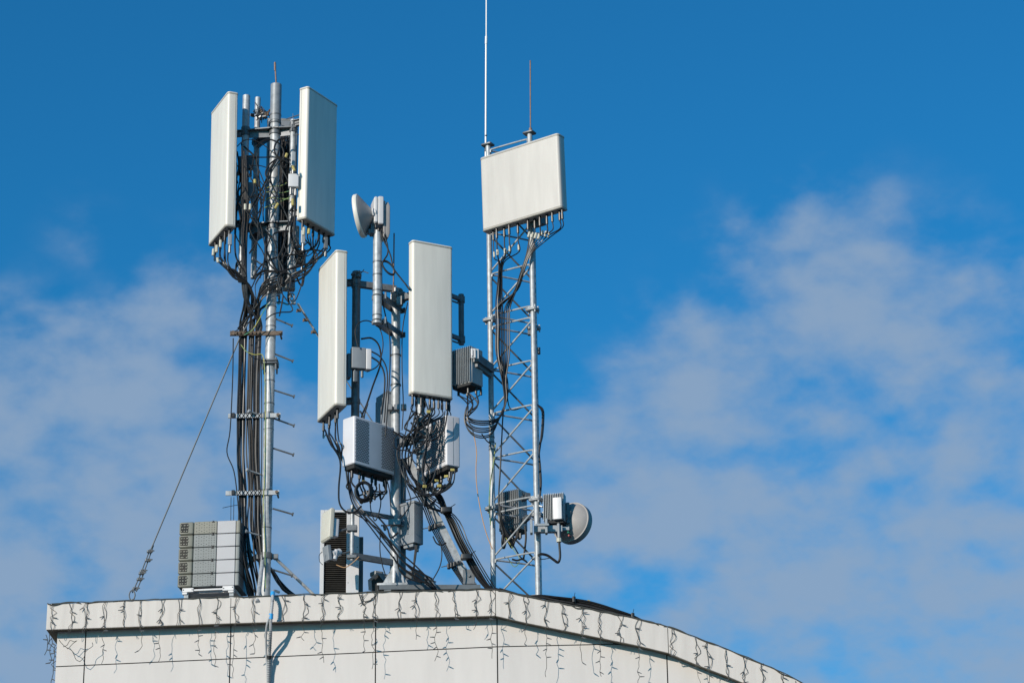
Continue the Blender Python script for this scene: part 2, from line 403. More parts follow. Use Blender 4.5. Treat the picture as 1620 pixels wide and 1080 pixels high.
# antenna pipes and the two star plates that carry them
pL = P(390, 152, 29.02); pB = P(408, 155, 29.35); pR = P(464, 190, 28.95)
def vpipe(mbr, p, ybot, r_, root, name='antenna_pipe', m='galv'):
    q = Vector((p.x, p.y, P(p.x * 0 + 420, ybot, p.y).z)); MB().cyl(q, p, r_, 20).build(name, m, root)
vpipe(None, pL, 445, .048, m1); vpipe(None, pB, 440, .038, m1); vpipe(None, pR, 440, .038, m1)
for yy in (207, 356):
    z = z1(yy); pl = MB()
    C = Vector((X1, Y1, z))
    for q in (pL, pB, pR):
        d = Vector((q.x - X1, q.y - Y1, 0)); dn = d.normalized(); s_ = Vector((-dn.y, dn.x, 0))
        pl.prism([C + s_ * .10 - dn * .05, C - s_ * .10 - dn * .05, C + d - s_ * .05 + dn * .05, C + d + s_ * .05 + dn * .05], Vector((0, 0, .014)))
        pl.prism([C + s_ * .006, C - s_ * .006, C + d - s_ * .006, C + d + s_ * .006], Vector((0, 0, -.09)))
        pl.cyl(C + d - Vector((0, 0, .05)), C + d + Vector((0, 0, .06)), .058 if q is pL else .048, 16)
        for e in (-.04, .05): pl.cyl(C + d + s_ * e * 1.3 + Vector((0, 0, -.05)), C + d + s_ * e * 1.3 + Vector((0, 0, .04)), .009, 6)
    pl.cyl(C - Vector((0, 0, .06)), C + Vector((0, 0, .03)), .078, 24)
    pl.build('star_bracket', 'galvd', m1)
# cable ladder arms, lashed
for (y, xa, xb, mm) in ((527, 364, 447, 'rust'), (657, 361, 444, 'galv'), (779, 357, 442, 'galv')):
    Yb = 28.925; A, B = P(xa, y + 1, Yb), P(xb, y - 1, Yb); B.z = A.z
    br = MB().bar(A, B, .02, .055); ob = br.build('cable_arm', mm, m1)
    MB().bar(P(421, y, Yb) * 1, Vector((X1, Y1 - .03, A.z)), .03, .04).cyl(B + Vector((-.03, .02, 0)), B + Vector((-.03, .2, 0)), .012, 8).cyl(B + Vector((-.03, -.04, 0)), B + Vector((-.03, -.005, 0)), .02, 6).build('clamp_bolt', 'rust', ob)
    ls = MB(); n = 6 if mm == 'galv' else 8
    for i in range(n):
        x = (379 if mm == 'galv' else 367) + i * (31 / 5 if mm == 'galv' else 6)
        p = P(x, y, Yb - .014); hh = .032; ww = .02
        ls.tube([p + Vector((-ww, 0, -hh)), p + Vector((ww, 0, hh))], .004, 4, 1).tube([p + Vector((ww, -.003, -hh)), p + Vector((-ww, -.003, hh))], .004, 4, 1)
        if mm == 'rust': ls.cyl(p + Vector((0, -.02, 0)), p + Vector((0, .01, .01)), .02, 8)
    p = P(369, y, Yb - .014); ls.rbox(fr(p), -.02, .02, -.02, 0, -.03, .03)
    ls.build('lashing', 'rust' if mm == 'rust' else 'black', ob)
# foot braces
b = MB(); K = Vector((X1, Y1, z1(880)))
b.cyl(K - Vector((0, 0, .03)), K + Vector((0, 0, .04)), .08, 20).rbox(fr(K), -.15, .15, -.02, .02, -.03, .03); b.build('brace_clamp', 'galvd', m1)
for (px, py, Yq, dx, r_) in ((409, 938, 28.45, -.03, .026), (496, 940, 29.25, .1, .019), (378, 912, 29.9, -.13, .026)):
    q = P(px, py, Yq); s = K + Vector((dx, -.03 if Yq < 29 else .02, .0)); d = (q - s).normalized()
    e = s + (q - s) * ((s.z - ZR) / (s.z - q.z)) if s.z > q.z else q
    MB().cyl(s, e, r_, 14).cyl(s - d * .02, s + d * .03, r_ + .008, 12).build('brace', 'galv', m1)
# gusset shackle ring under the antennas
b = MB(); K = Vector((X1, Y1, z1(462)))
b.cyl(K, K + Vector((0, 0, .07)), .078, 22)
for i in range(7):
    t = i * .9; d = Vector((math.cos(t), math.sin(t), 0)); b.rbox(fr(K + d * .09, i * 51), -.02, .05, -.015, .015, -.02, .07, .004); b.cyl(K + d * .11, K + d * .11 + Vector((0, 0, .1)), .012, 6)
b.build('guy_collar', 'bolt', m1)

CA = [(.08, .55), (.22, .35), (.36, .6), (.5, .35), (.63, .6), (.77, .35), (.9, .55)]
tA, FA, oA = panel_antenna('tall cream panel antenna facing left at the top left of the tall mast', (357, 356), 28.62, -65, .70, .135, 1.86, .6, conns=CA)
CB = [(.06, .5), (.24, .5), (.42, .55), (.6, .5), (.77, .55), (.93, .5)]
tB, FB, oB = panel_antenna('tall panel antenna with shaded front facing right at the top of the tall mast', (483, 344), 28.62, 59, .66, .14, 1.83, .4, conns=CB)
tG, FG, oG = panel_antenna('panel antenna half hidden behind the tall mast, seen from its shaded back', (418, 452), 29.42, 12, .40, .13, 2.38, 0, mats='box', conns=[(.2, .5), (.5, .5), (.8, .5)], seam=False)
side_bracket(tA, FA, .28, .13, 1.45, pL, .055); side_bracket(tA, FA, .28, .13, .18, pL, .055)
side_bracket(tB, FB, .2, .14, 1.45, pR, .045); side_bracket(tB, FB, .2, .14, .18, pR, .045)
b = MB(); p = P(466, 185, 28.75)
for (x0, y0, x1_, y1_) in ((452, 189, 476, 181), (465, 196, 474, 194), (464, 214, 473, 213)): b.tube(path([(x0, y0), (x1_, y1_)], 28.75), .007, 6, 1)
b.tube(path([(463.5, 180), (463.5, 203)], 28.74), .004, 5, 1); b.build('tilt_bracket', 'bolt', tB)
# small units hung between the antennas
def unit(label, near, Y, a, w_, d_, h_, m, cat='junction box', name='junction_box', conns=(), r=.01, lid=None, group=None):
    pt = P(*near, Y); f0 = fr(pt, a); F = (lambda x, y, z: f0(x - w_, y, z)) if a < 0 else f0
    t = thing(name, label, cat, F(w_ / 2, d_ / 2, 0), group)
    MB().rbox(F, 0, w_, 0, d_, 0, h_, r, r, 4, .006).build('housing', m, t)
    if lid: MB().rbox(F, w_ * .08, w_ * .92, -.006, .001, h_ * .08, h_ * .92, .006).build('lid', lid, t)
    outs = []
    for fx, fy in conns:
        MB().cyl(F(fx * w_, fy * d_, .002), F(fx * w_, fy * d_, -.05), .015, 8).cyl(F(fx * w_, fy * d_, -.05), F(fx * w_, fy * d_, -.10), .017, 8).build('connector', 'bolt', t)
        outs.append(F(fx * w_, fy * d_, -.09))
    return t, F, outs
_, F_, oU1 = unit('small shaded grey box on the left antenna pipe of the tall mast', (383, 310), 28.88, 8, .16, .08, .2, 'box', conns=[(.25, .5), (.8, .5)])
_, F_, oU2 = unit('bright white amplifier box beside the right hand antenna of the tall mast', (456, 295), 28.60, 4, .13, .08, .18, 'white', conns=[(.25, .4), (.7, .6)])
_, F_, oU3 = unit('small grey filter with tapered foot high between the two antenna pipes', (399, 266), 28.95, -12, .10, .07, .19, 'alud', conns=[(.3, .5), (.7, .5)])
_, F_, oU4 = unit('narrow grey unit standing above the white amplifier box', (460, 262), 28.66, 6, .06, .06, .2, 'alu', conns=[(.5, .5)])
_, F_, oU5 = unit('narrow dark filter behind the left panel antenna', (376, 275), 28.82, 4, .07, .07, .25, 'alud', conns=[(.5, .5)])
unit('small grey actuator hanging under the left panel antenna', (360.5, 387), 28.6, 8, .05, .04, .15, 'box', name='actuator', cat='actuator', r=.008, conns=[(.5, .5)])
unit('pale grey actuator hanging under the right panel antenna', (476, 384), 28.62, 8, .055, .04, .18, 'alu', name='actuator', cat='actuator', r=.008, conns=[(.5, .5)])
unit('dark grey actuator second from the right edge of the right panel antenna', (512, 393), 28.9, 8, .055, .04, .16, 'alud', name='actuator', cat='actuator', r=.008, conns=[(.5, .5)])
unit('rounded amplifier hanging under the middle of the right panel antenna', (482, 416), 28.85, -10, .09, .08, .2, 'alud', conns=[(.5, .5)], name='amplifier', cat='amplifier', r=.03)
unit('pale pipe shaped filter below the white amplifier box', (464, 420), 28.86, 8, .07, .07, .55, 'box', name='filter', cat='filter', r=.03)

# long feeder cables: antenna -> collar -> ladder -> roof
GB = 'black feeder cables hanging in the ladder bundle beside the tall mast'
LB = 'black feeder cable in the vertical bundle beside the tall mast'
slots = []
for i in range(12): slots.append((379.5 + (0, 2.6, 5.2, 7.8, 10.4, 15.2, 17.8, 20.4, 25.4, 28, 30.6, 33)[i], 28.965 + random.uniform(-.01, .01)))
for i in range(11): slots.append((380.5 + (0, 3, 6, 8.5, 15.5, 18.5, 21, 25.5, 28, 31, 4.5)[i], 29.02 + random.uniform(-.01, .01)))
random.shuffle(slots)
starts = []
for i, s in enumerate(oA): starts.append((s, [s + Vector((0, -.01, -.1)), (346 + i * 2.5, 408 + (i * 7) % 13 + i, 28.62), (366 + i * 1.5, 428 + (i * 5) % 12, 28.68), (392 + i, 452 + i, 28.8)]))
for i, s in enumerate(oB): starts.append((s, [s + Vector((0, .0, -.09)), (503 - i * 4, 408 + (i * 5) % 14 + i, 28.8), (476 - i * 3, 430 + (i * 7) % 15, 28.78), (436 + i, 437 + i * 4, 28.82), (412 + i, 455 + i * 3, 28.82)]))
for i, s in enumerate(oG): starts.append((s, [s + Vector((0, 0, -.08)), (430 + i * 5, 478, 29.2), (412 + i, 488, 29.0)]))
for i in range(9):
    x = 383 + (i * 3.3) % 9; starts.append((P(x, 232 + i * 7, 28.76), [(x + 1.2, 330, 28.78), (383 + i * .8, 400, 28.78), (386 + i * .7, 470, 28.8)]))
for i, (s, mid) in enumerate(starts):
    x, Yq = slots[i % len(slots)]; j = lambda k: random.uniform(-k, k)
    xb = x + 1.5
    end = [(x + .5, 512 + j(4), Yq), (x, 530, Yq), (x - 2 + j(1.5), 595, Yq), (x - 3.5 + j(.8), 657, Yq), (x - 3.5 + j(2), 718, Yq), (x - 1 + j(.6), 779, Yq), (x + j(3), 830, Yq)]
    if i % 5 == 0: end += [(x + 8, 870, Yq + .1), (432 + j(3), 905, Yq + .35), (452 + j(6), 932, Yq + .4), (480 + j(8), 948, Yq + .4)]
    else: end += [(x + 4 + j(3), 880, Yq), (x + 12 + j(5), 925, Yq + .1), (x + 18, 960, Yq + .12)]
    cable([s] + mid + end, Yq, random.choice((.0095, .0115, .0135)), LB, GB, m='grey_cable' if i % 3 else 'black')
# stray thin leads around the ladder
cable([(369, 535), (368, 600), (364, 680), (359, 715), (370, 745), (376, 790), (381, 850), (392, 910), (410, 950)], 28.82, .008, 'single thin lead bulging out to the left of the ladder bundle')
for k, x in enumerate((366.5, 371)): cable([(x - 1, 786), (x - 1.5, 830), (x - 2, 870, 28.9)], 28.8, .004, 'thin cord hanging below the lowest cable arm in front of the stacked rectifiers', 'thin cords under the lowest cable arm', name='cord', cat='cord')
cable([(352, 803), (366, 800), (378, 798)], 28.9, .0035, 'stiff wire end poking out left of the ladder bundle', name='wire_end', cat='wire')
cable([(413, 560), (414, 640), (414, 720), (413, 800), (415, 880), (412, 930)], 28.88, .007, 'thin blue grey lead running between the bundle and the tall mast')
cable([(424, 480), (410, 505), (399, 522), (386, 530)], 28.74, .006, 'green earth wire crossing from the tall mast to the rusty cable arm', m='yelgr', name='earth_wire', cat='wire')
cable([(381, 545), (390, 556), (403, 561), (416, 563), (419, 600), (420, 650), (419, 740), (417, 800), (419, 860), (420, 930)], 28.86, .006, 'yellow green earth wire running down the left side of the tall mast', m='yelgr', name='earth_wire', cat='wire')
# coloured jumpers across the mast between the antennas
for k, (pts) in enumerate(([(418, 299), (430, 295), (444, 294), (456, 288)], [(417, 304), (432, 304), (446, 305), (459, 302)], [(418, 318), (427, 313), (440, 314), (458, 315)], [(418, 329), (430, 324), (446, 318), (460, 311)])):
    cable(pts, 28.86, .0055, ('topmost', 'second', 'third', 'lowest')[k] + ' yellow green jumper wire crossing the tall mast below the white box', m='yelgr', name='earth_wire', cat='wire')
JL = 'black jumper cable tangled between the panel antennas of the tall mast'; JG = 'black jumper cables tangled between the antennas of the tall mast'
J = [[(375, 232), (385, 223), (398, 221), (415, 228), (430, 240), (452, 255), (466, 262)], [(405, 232), (418, 222), (432, 222), (446, 232), (449, 250), (440, 262)],
     [(456, 218), (440, 222), (434, 236), (440, 250), (456, 256)], [(390, 248), (410, 249), (436, 249), (458, 252), (466, 275)],
     [(394, 262), (410, 262), (424, 266)], [(440, 248), (428, 266), (421, 285), (414, 300), (404, 318), (395, 335), (390, 360), (388, 420)],
     [(445, 250), (432, 268), (423, 288), (415, 306), (406, 322), (397, 338), (391, 365), (389, 430)], [(436, 252), (425, 262), (420, 276), (428, 290)],
     [(404, 240), (399, 262), (394, 280), (392, 292)], [(408, 243), (406, 258), (414, 280), (420, 300), (416, 330), (417, 350)],
     [(404, 292), (414, 308), (418, 316)], [(402, 308), (412, 314), (418, 318)], [(411, 318), (413, 326), (417, 328), (416, 338)],
     [(455, 255), (450, 265), (444, 262), (452, 278), (458, 290)], [(375, 240), (378, 262), (374, 285), (376, 320), (381, 348)], [(376, 262), (381, 280), (377, 300), (380, 335), (383, 360)],
     [(464, 320), (462, 345), (459, 365), (461, 388), (468, 400), (480, 405)], [(468, 320), (466, 340), (461, 362), (463, 385), (472, 398), (488, 396), (500, 388), (505, 372)],
     [(462, 330), (460, 360), (462, 380), (474, 392), (486, 384)], [(383, 312), (385, 340), (383, 370), (386, 420)], [(391, 312), (392, 340), (389, 370), (390, 420)],
     [(428, 374), (420, 400), (414, 430), (404, 450)], [(421, 372), (420, 400), (424, 430), (416, 455)], [(452, 375), (446, 396), (440, 408), (448, 425), (446, 450)], [(462, 378), (450, 402), (444, 415)],
     [(400, 440), (415, 418), (436, 408), (455, 404), (470, 402), (492, 395), (512, 398)], [(404, 436), (418, 428), (442, 430), (462, 424), (490, 416), (508, 404), (516, 392)],
     [(398, 455), (408, 436), (424, 428), (440, 434), (442, 448), (430, 456), (420, 450), (428, 440)], [(405, 470), (404, 452), (412, 436), (430, 430), (460, 426), (485, 418), (500, 410)],
     [(478, 380), (476, 400), (468, 420), (470, 440), (478, 452), (482, 432), (486, 418)], [(490, 374), (492, 390), (484, 404), (478, 424), (478, 446), (470, 470), (466, 476)],
     [(420, 385), (421, 405), (428, 420), (440, 430)], [(500, 378), (494, 400), (476, 406), (466, 392), (462, 372)],
     [(438, 452), (450, 470), (462, 486), (460, 493), (444, 494), (430, 498), (420, 506)], [(448, 468), (446, 480), (442, 500)], [(374, 260), (372, 275), (376, 290)],
     [(409, 498), (396, 508), (380, 519), (372, 524)], [(404, 470), (400, 490), (388, 506), (376, 520)], [(444, 458), (440, 440), (452, 430), (460, 440), (458, 456)]]
for k in range(10):
    a = [(random.uniform(374, 400), random.uniform(215, 300))]
    for q in range(5): a.append((min(462, max(372, a[-1][0] + random.uniform(-18, 24))), min(440, a[-1][1] + random.uniform(20, 44))))
    J.append(a)
for k in range(7):
    a = [(random.uniform(440, 466), random.uniform(225, 380))]
    for q in range(4): a.append((min(500 if a[-1][1] > 375 else 466, max(424, a[-1][0] + random.uniform(-16, 16))), min(455, a[-1][1] + random.uniform(-8, 40))))
    J.append(a)
for k, p in enumerate(J): cable([(a, b_, 28.72 + .01 * ((k * 7) % 12)) for a, b_ in p], 28.8, (.008, .0105, .0125)[k % 3] if k % 4 else .006, JL, JG, m='black')
# coil of spare cable
for k in range(4):
    c = P(474, 404, 28.86); cable([c + Vector((.055 * math.cos(t * .7 + k), .01 * k - .02, .115 * math.sin(t * .7 + k))) for t in range(10)], 0, .011, 'black cable coil hanging under the right panel antenna', 'coil loops under the right panel antenna', m='black')
for k in range(3):
    c = P(377, 425, 28.8); cable([c + Vector((.03 * math.cos(t * .7 + k), .01 * k - .02, .09 * math.sin(t * .7 + k))) for t in range(10)], 0, .011, 'black cable coil behind the left antenna cables', 'coil loops behind the left antenna cables', m='black')
# dark cable mass behind the lower half of the mast head
for k in range(14):
    x = 445 + (k * 5.3) % 17; cable([(x, 205 + (k * 9) % 40), (x + random.uniform(-4, 4), 270), (x + random.uniform(-3, 3), 340), (x + random.uniform(-6, 3), 400), (446 + (k % 5) * 2, 440), (436 + k % 6, 468)], 29.25 + .01 * k, .014, 'black feeder cable in the shadow behind the head of the tall mast', 'feeder cables behind the head of the tall mast')
for (p, q, mm) in (((338, 394), (337, 404), 'tag'), ((343, 388), (342.5, 399), 'tag'), ((349, 380), (348.5, 391), 'tag'), ((344, 408), (345, 415), 'tag'), ((388, 323), (388, 332), 'tag'), ((396, 323), (395.5, 332), 'tag'), ((463, 315), (463, 325), 'ytag'), ((403, 284), (403.5, 290), 'ytag'), ((481, 360), (480, 372), 'tag'), ((489, 362), (488, 370), 'ytag'), ((435, 330), (440, 322), 'ytag'), ((454, 243), (452, 249), 'ytag'), ((463, 263), (466, 270), 'ytag')):
    solo(MB().cyl(P(*p, 28.55), P(*q, 28.55), .018, 8), 'cable_tag', mm, ('yellow' if mm == 'ytag' else 'whitish') + ' tag wrapped on a jumper cable at the head of the tall mast', 'tag', ('yellow' if mm == 'ytag' else 'whitish') + ' tags at the head of the tall mast')
# rusty bird's nest of ties on the rear pipe
nst = MB(); random.seed(5)
for k in range(46):
    c = P(413 + random.gauss(0, 6), 178 + random.gauss(0, 4) + abs(random.gauss(0, 2)), 29.2); d = Vector((random.gauss(0, 1), random.gauss(0, 1), random.gauss(0, .7))).normalized() * .05
    nst.tube([c - d, c + Vector((0, 0, .012)), c + d], .006, 5, 2)
for k in range(9):
    c = P(412 + random.gauss(0, 6), 180 + random.gauss(0, 4), 29.18); nst.rbox(fr(c, random.uniform(-60, 60), random.uniform(-40, 40)), -.025, .025, -.015, .015, -.02, .02)
nst.build('pipe_clamp', 'rust', m1)
b = MB(); 
for k in range(5): b.rbox(fr(P(405 + k * 3.4, 176 + (k * 5) % 11, 29.1), k * 40, k * 25), -.03, .03, -.012, .012, -.02, .02)
b.build('clamp_plate', 'bolt', m1)

# guy ropes
gA = P(379, 535, 28.95); gB = P(239, 868, 28.95); gC = P(209, 946, 28.85)
t = thing('guy_rope', 'thin steel guy rope slanting down left from the tall mast to the parapet', 'guy rope', gC, 'guy ropes')
MB().tube([P(421, 462, 28.98), gA, gB], .0095, 6, 1).build('rope', 'alud', t)
d = (gC - gB).normalized(); s_ = Vector((.012, 0, 0))
MB().tube([gB - d * .05 + s_, P(224, 911, 28.95) + s_, P(214, 935, 28.9) + s_], .008, 6, 1).tube([gB - s_, P(223, 910, 28.95) - s_, P(211, 937, 28.88) - s_], .008, 6, 1).build('rope_tail', 'galvd', t)
for (x, y) in ((237, 872), (234, 886), (226, 903), (224, 906.5), (221, 916), (214, 931)):
    p = P(x, y, 28.93); MB().rbox(fr(p, 20), -.035, .03, -.02, .02, -.016, .016, .004).cyl(p + Vector((.02, -.03, 0)), p + Vector((.045, -.03, -.005)), .011, 6).cyl(p + Vector((.0, -.03, .012)), p + Vector((.06, -.03, .0)), .008, 6).build('rope_clamp', 'bolt', t)
e = P(209, 941, 28.86); MB().tube([e + Vector((.035 * math.cos(k * .785), 0, .06 * math.sin(k * .785))) for k in range(9)], .009, 6, 3).build('thimble', 'galvd', t)
MB().cyl(e - Vector((0, 0, .05)), Vector((e.x, e.y, ztop(e.x) - .1)), .012, 8).build('anchor', 'galvd', t)
a0, a1 = P(459, 462, 28.97), P(757, 930, 31.5)
t = thing('guy_rope', 'pale guy rope running down right from the tall mast behind the cream antenna', 'guy rope', a1, 'guy ropes')
MB().tube([P(470, 480, 29.0), a1], .0085, 6, 1).tube([P(470, 480, 29.0) + Vector((.015, 0, 0)), P(505, 536, 29.2) + Vector((.015, 0, 0))], .0085, 6, 1).build('rope', 'galv', t)
for (x, y) in ((473, 491), (483, 506), (496, 525)):
    p = P(x, y, 28.97); MB().rbox(fr(p, 20), -.03, .03, -.02, .02, -.016, .016, .004).cyl(p + Vector((-.03, -.02, -.03)), p + Vector((0, -.02, 0)), .009, 6).build('rope_clamp', 'rust', t)
b = MB(); c = P(462, 470, 28.95)
b.tube([c + Vector((.03 * math.cos(k * .785), 0, .05 * math.sin(k * .785))) for k in range(9)], .010, 6, 3).cyl(P(455, 458, 28.97), c, .014, 8).rbox(fr(P(464, 479, 28.96)), -.03, .03, -.02, .02, -.02, .02)
b.build('shackle', 'bolt', t)

# ================================================================ MIDDLE MAST
Y2 = 28.75
top2 = P(626.5, 457, Y2); X2 = top2.x; base2z = P(625, 927, Y2).z
m2 = thing('antenna_mast', 'short galvanised mast in the middle with side arms, diagonal brace and base beam', 'mast', Vector((X2, Y2, base2z)), 'steel masts on the roof')
def z2(y, Y=Y2): return P(626, y, Y).z
MB().cyl((X2, Y2, base2z), top2, .056, 26).build('pole', 'galv', m2)
MB().cyl((X2, Y2, base2z), (X2, Y2, z2(700)), .0635, 26).build('pole_sleeve', 'galv', m2)
b = MB()
for y in (563, 610, 690): b.cyl((X2, Y2, z2(y)), (X2, Y2, z2(y) + .014), .0665, 24)
each(b, 'strap', 'galvd', m2)
b = MB(); Fb = fr((X2, Y2, base2z))
b.rbox(Fb, -.21, .16, -.17, .2, -.03, .0, .01)
for a in (0, 90, 180, 270):
    F4 = fr((X2, Y2, base2z), a); b.prism([F4(.055, -.006, 0), F4(.17, -.006, 0), F4(.055, -.006, .2)], F4(0, .012, 0) - F4(0, 0, 0))
b.build('base_gusset', 'galv', m2)
pa, pb = P(600, 930, Y2 - .15), P(760, 925.5, Y2 - .1); pb.z = pa.z
MB().bar(pa, pb, .10, .055).bar(pa + Vector((0, .35, 0)), pb + Vector((0, .35, 0)), .1, .055).build('base_beam', 'alud', m2)
b = MB()
for p in (pa + Vector((.1, 0, 0)), pb - Vector((.1, 0, 0)), pa + Vector((.1, .35, 0)), pb + Vector((-.1, .35, 0))): b.bar(p, Vector((p.x, p.y, ztop(p.x) - .1)), .08, .08)
each(b, 'support_leg', 'galvd', m2)
b = MB(); c0 = P(637, 905, Y2 + .12); b.bar(Vector((c0.x, c0.y, base2z)), Vector((c0.x, c0.y, z2(722))), .075, .09, Vector((0, 1, 0))); b.build('rear_post', 'galvd', m2)
# diagonal brace
d0, d1 = P(644, 724, Y2 + .05), P(742, 921, Y2 - .02)
MB().bar(d0, d1, .085, .03, Vector((0, -1, .3))).build('diagonal_brace', 'galv', m2)
b = MB(); Ff = fr(d1); b.rbox(Ff, -.07, .07, -.05, -.035, -.03, .15).rbox(Ff, -.07, .09, -.05, .09, -.035, -.02).cyl(Ff(0, -.07, .07), Ff(0, .02, .07), .018, 8); b.build('brace_foot', 'galvd', m2)
# dish pipe with its two arms
pD = P(597.5, 366, Y2 - .45); pDb = Vector((pD.x, pD.y, P(596, 512, Y2 - .45).z))
MB().cyl(pDb, pD, .056, 26).build('dish_pipe', 'galv', m2)
b = MB()
for y in (416, 436, 461, 500): z = P(597, y, pD.y).z; b.cyl((pD.x, pD.y, z), (pD.x, pD.y, z + .014), .0605, 24)
each(b, 'strap', 'galvd', m2)
for y in (468, 507):
    z = P(597, y, pD.y).z; A = Vector((pD.x, pD.y, z)); B = Vector((X2, Y2, z)); d = (B - A).normalized(); s = Vector((-d.y, d.x, 0))
    b = MB()
    for e in (-1, 1): b.bar(A + s * e * .05 + d * .05, B + s * e * .05 + d * .05, .012, .075)
    b.rbox(fr(A - Vector((0, 0, .03))), -.07, .07, .05, .075, 0, .06).rbox(fr(B - Vector((0, 0, .035)), math.degrees(math.atan2(s.y, s.x))), -.09, .09, -.09, -.07, 0, .07)
    for e in (-1, 1): b.cyl(B + s * e * .075 - d * .12, B + s * e * .075 + d * .08, .009, 6)
    b.build('dish_arm', 'galvd', m2)
    MB().tube([A + Vector((.055 * math.cos(k * .55) , -.062 * abs(math.sin(k * .55)), .0)) for k in range(0, 7)], .007, 6, 2).rbox(fr(A + Vector((.09, -.03, -.05))), 0, .022, 0, .022, 0, .09).build('u_bolt', 'bolt', m2)
# left antenna pipe and cross arm
pC = P(564, 430, Y2 - .1); pCb = Vector((pC.x, pC.y, P(562, 700, pC.y).z))
MB().cyl(pCb, pC, .052, 24).build('antenna_pipe', 'galvd', m2)
zc = P(572, 449, pC.y).z
b = MB().bar(Vector((pC.x, pC.y, zc)), Vector((X2, Y2 + .0, zc - .04)), .07, .075)
for dz in (.07, .0, -.05): b.cyl((pC.x, pC.y, zc + dz), (pC.x, pC.y, zc + dz + .02), .062, 16)
for k in range(9): c = Vector((pC.x + random.uniform(-.09, .05), pC.y - .03 + random.uniform(-.05, .03), zc + .09 + random.uniform(-.03, .05))); b.rbox(fr(c, k * 40, k * 20), -.03, .03, -.012, .012, -.02, .02)
b.tube(path([(566, 432), (574, 429), (583, 432)], Y2 - .15), .006, 6, 1); b.tube(path([(568, 437), (576, 426)], Y2 - .15), .005, 6, 1)
b.build('cross_arm', 'galvd', m2)
pE = P(665, 400, Y2 - .2); pEb = Vector((pE.x, pE.y, P(665.5, 742, pE.y).z))
MB().cyl(pEb, pE, .05, 22).build('antenna_pipe', 'galv', m2)
b = MB(); z = z2(474); b.bar((X2, Y2, z), (pE.x, pE.y, z + .0), .07, .08); b.bar((X2, Y2, z2(702)), (pE.x, pE.y, z2(702)), .08, .09)
for k in range(10): b.rbox(fr(Vector((X2 + random.uniform(-.03, .1), Y2 - .07, z + random.uniform(-.1, .1))), k * 37, k * 15), -.035, .035, -.014, .014, -.02, .02)
b.build('cross_arm', 'galvd', m2)
for y in (667, 716, 690):
    z = P(666, y, pE.y).z; MB().cyl((pE.x, pE.y, z - .02), (pE.x, pE.y, z + .02), .062, 20).rbox(fr((pE.x, pE.y - .06, z)), -.085, .075, -.025, .015, -.03, .03).build('pipe_clamp', 'bolt' if y != 690 else 'galvd', m2)
b = MB(); z = z2(648)
for k in range(3): b.rbox(fr((X2 - .1 + k * .085, Y2 - .095, z)), 0, .065, -.02, .05, -.035, .035)
b.build('pipe_clamp', 'bolt', m2)
b = MB(); z = z2(829); b.rbox(fr((X2, Y2 - .08, z)), -.08, .07, -.03, .04, -.035, .04); b.cyl((X2 - .13, Y2 - .02, z - .03), (X2 - .13, Y2 + .1, z - .03), .02, 8).cyl((X2 - .17, Y2 - .06, z - .03), (X2 + .1, Y2 - .06, z - .03), .010, 6)
b.build('pipe_clamp', 'bolt', m2)
# rear right pipe
pF = P(729.5, 466, Y2 + .45); pFb = Vector((pF.x, pF.y, P(731, 545, pF.y).z))
MB().cyl(pFb, pF, .036, 18).build('antenna_pipe', 'galvd', m2)
b = MB()
for y in (474, 537):
    z = P(730, y, pF.y).z; b.bar((pE.x, pE.y + .1, z), (pF.x, pF.y, z), .05, .045).bar((pE.x, pE.y + .16, z - .06), (pF.x, pF.y, z - .06), .02, .015).cyl((pF.x, pF.y, z - .04), (pF.x, pF.y, z + .04), .048, 16)
b.build('cross_arm', 'galvd', m2)
# lightning rod above the mast
b = MB().cyl(P(622.5, 462, Y2 - .1), P(623.5, 369, Y2 - .1), .0085, 8); b.build('lightning_rod', 'brownrod', m2)
b = MB(); b.rbox(fr(P(623, 470, Y2 - .12), 30), -.045, .03, -.01, .0, -.05, .06).rbox(fr(P(631, 476, Y2 - .15), -30), -.03, .05, -.01, .0, -.06, .06).rbox(fr(P(610, 470, Y2 - .3), 10), -.012, .012, -.012, .012, -.06, .06)
b.build('rod_bracket', 'bolt', m2)

tC, FC, oC = panel_antenna('tall cream panel antenna facing left beside the small dish, left of the middle mast', (530, 639), 28.28, -67, .69, .15, 2.015, .3, conns=[(.12, .4), (.3, .6), (.45, .4), (.62, .65), (.85, .45)])
tD, FD, oD = panel_antenna('tall white panel antenna facing the viewer on the middle mast', (652, 620), 28.28, 27, .55, .12, 1.99, .3, conns=[(.05, .4), (.16, .6), (.26, .4), (.36, .6), (.47, .4), (.58, .5), (.68, .4), (.78, .55), (.88, .4), (.96, .6)], seam=False)
side_bracket(tC, FC, .3, .15, 1.72, pC, .06); side_bracket(tC, FC, .3, .15, .16, pC, .06)
MB().rbox(FC, .5, .56, .15, .19, 1.35, 1.75).build('back_rail', 'alud', tC)
side_bracket(tD, FD, .28, .12, 1.6, pE, .058); side_bracket(tD, FD, .28, .12, .1, pE, .058)

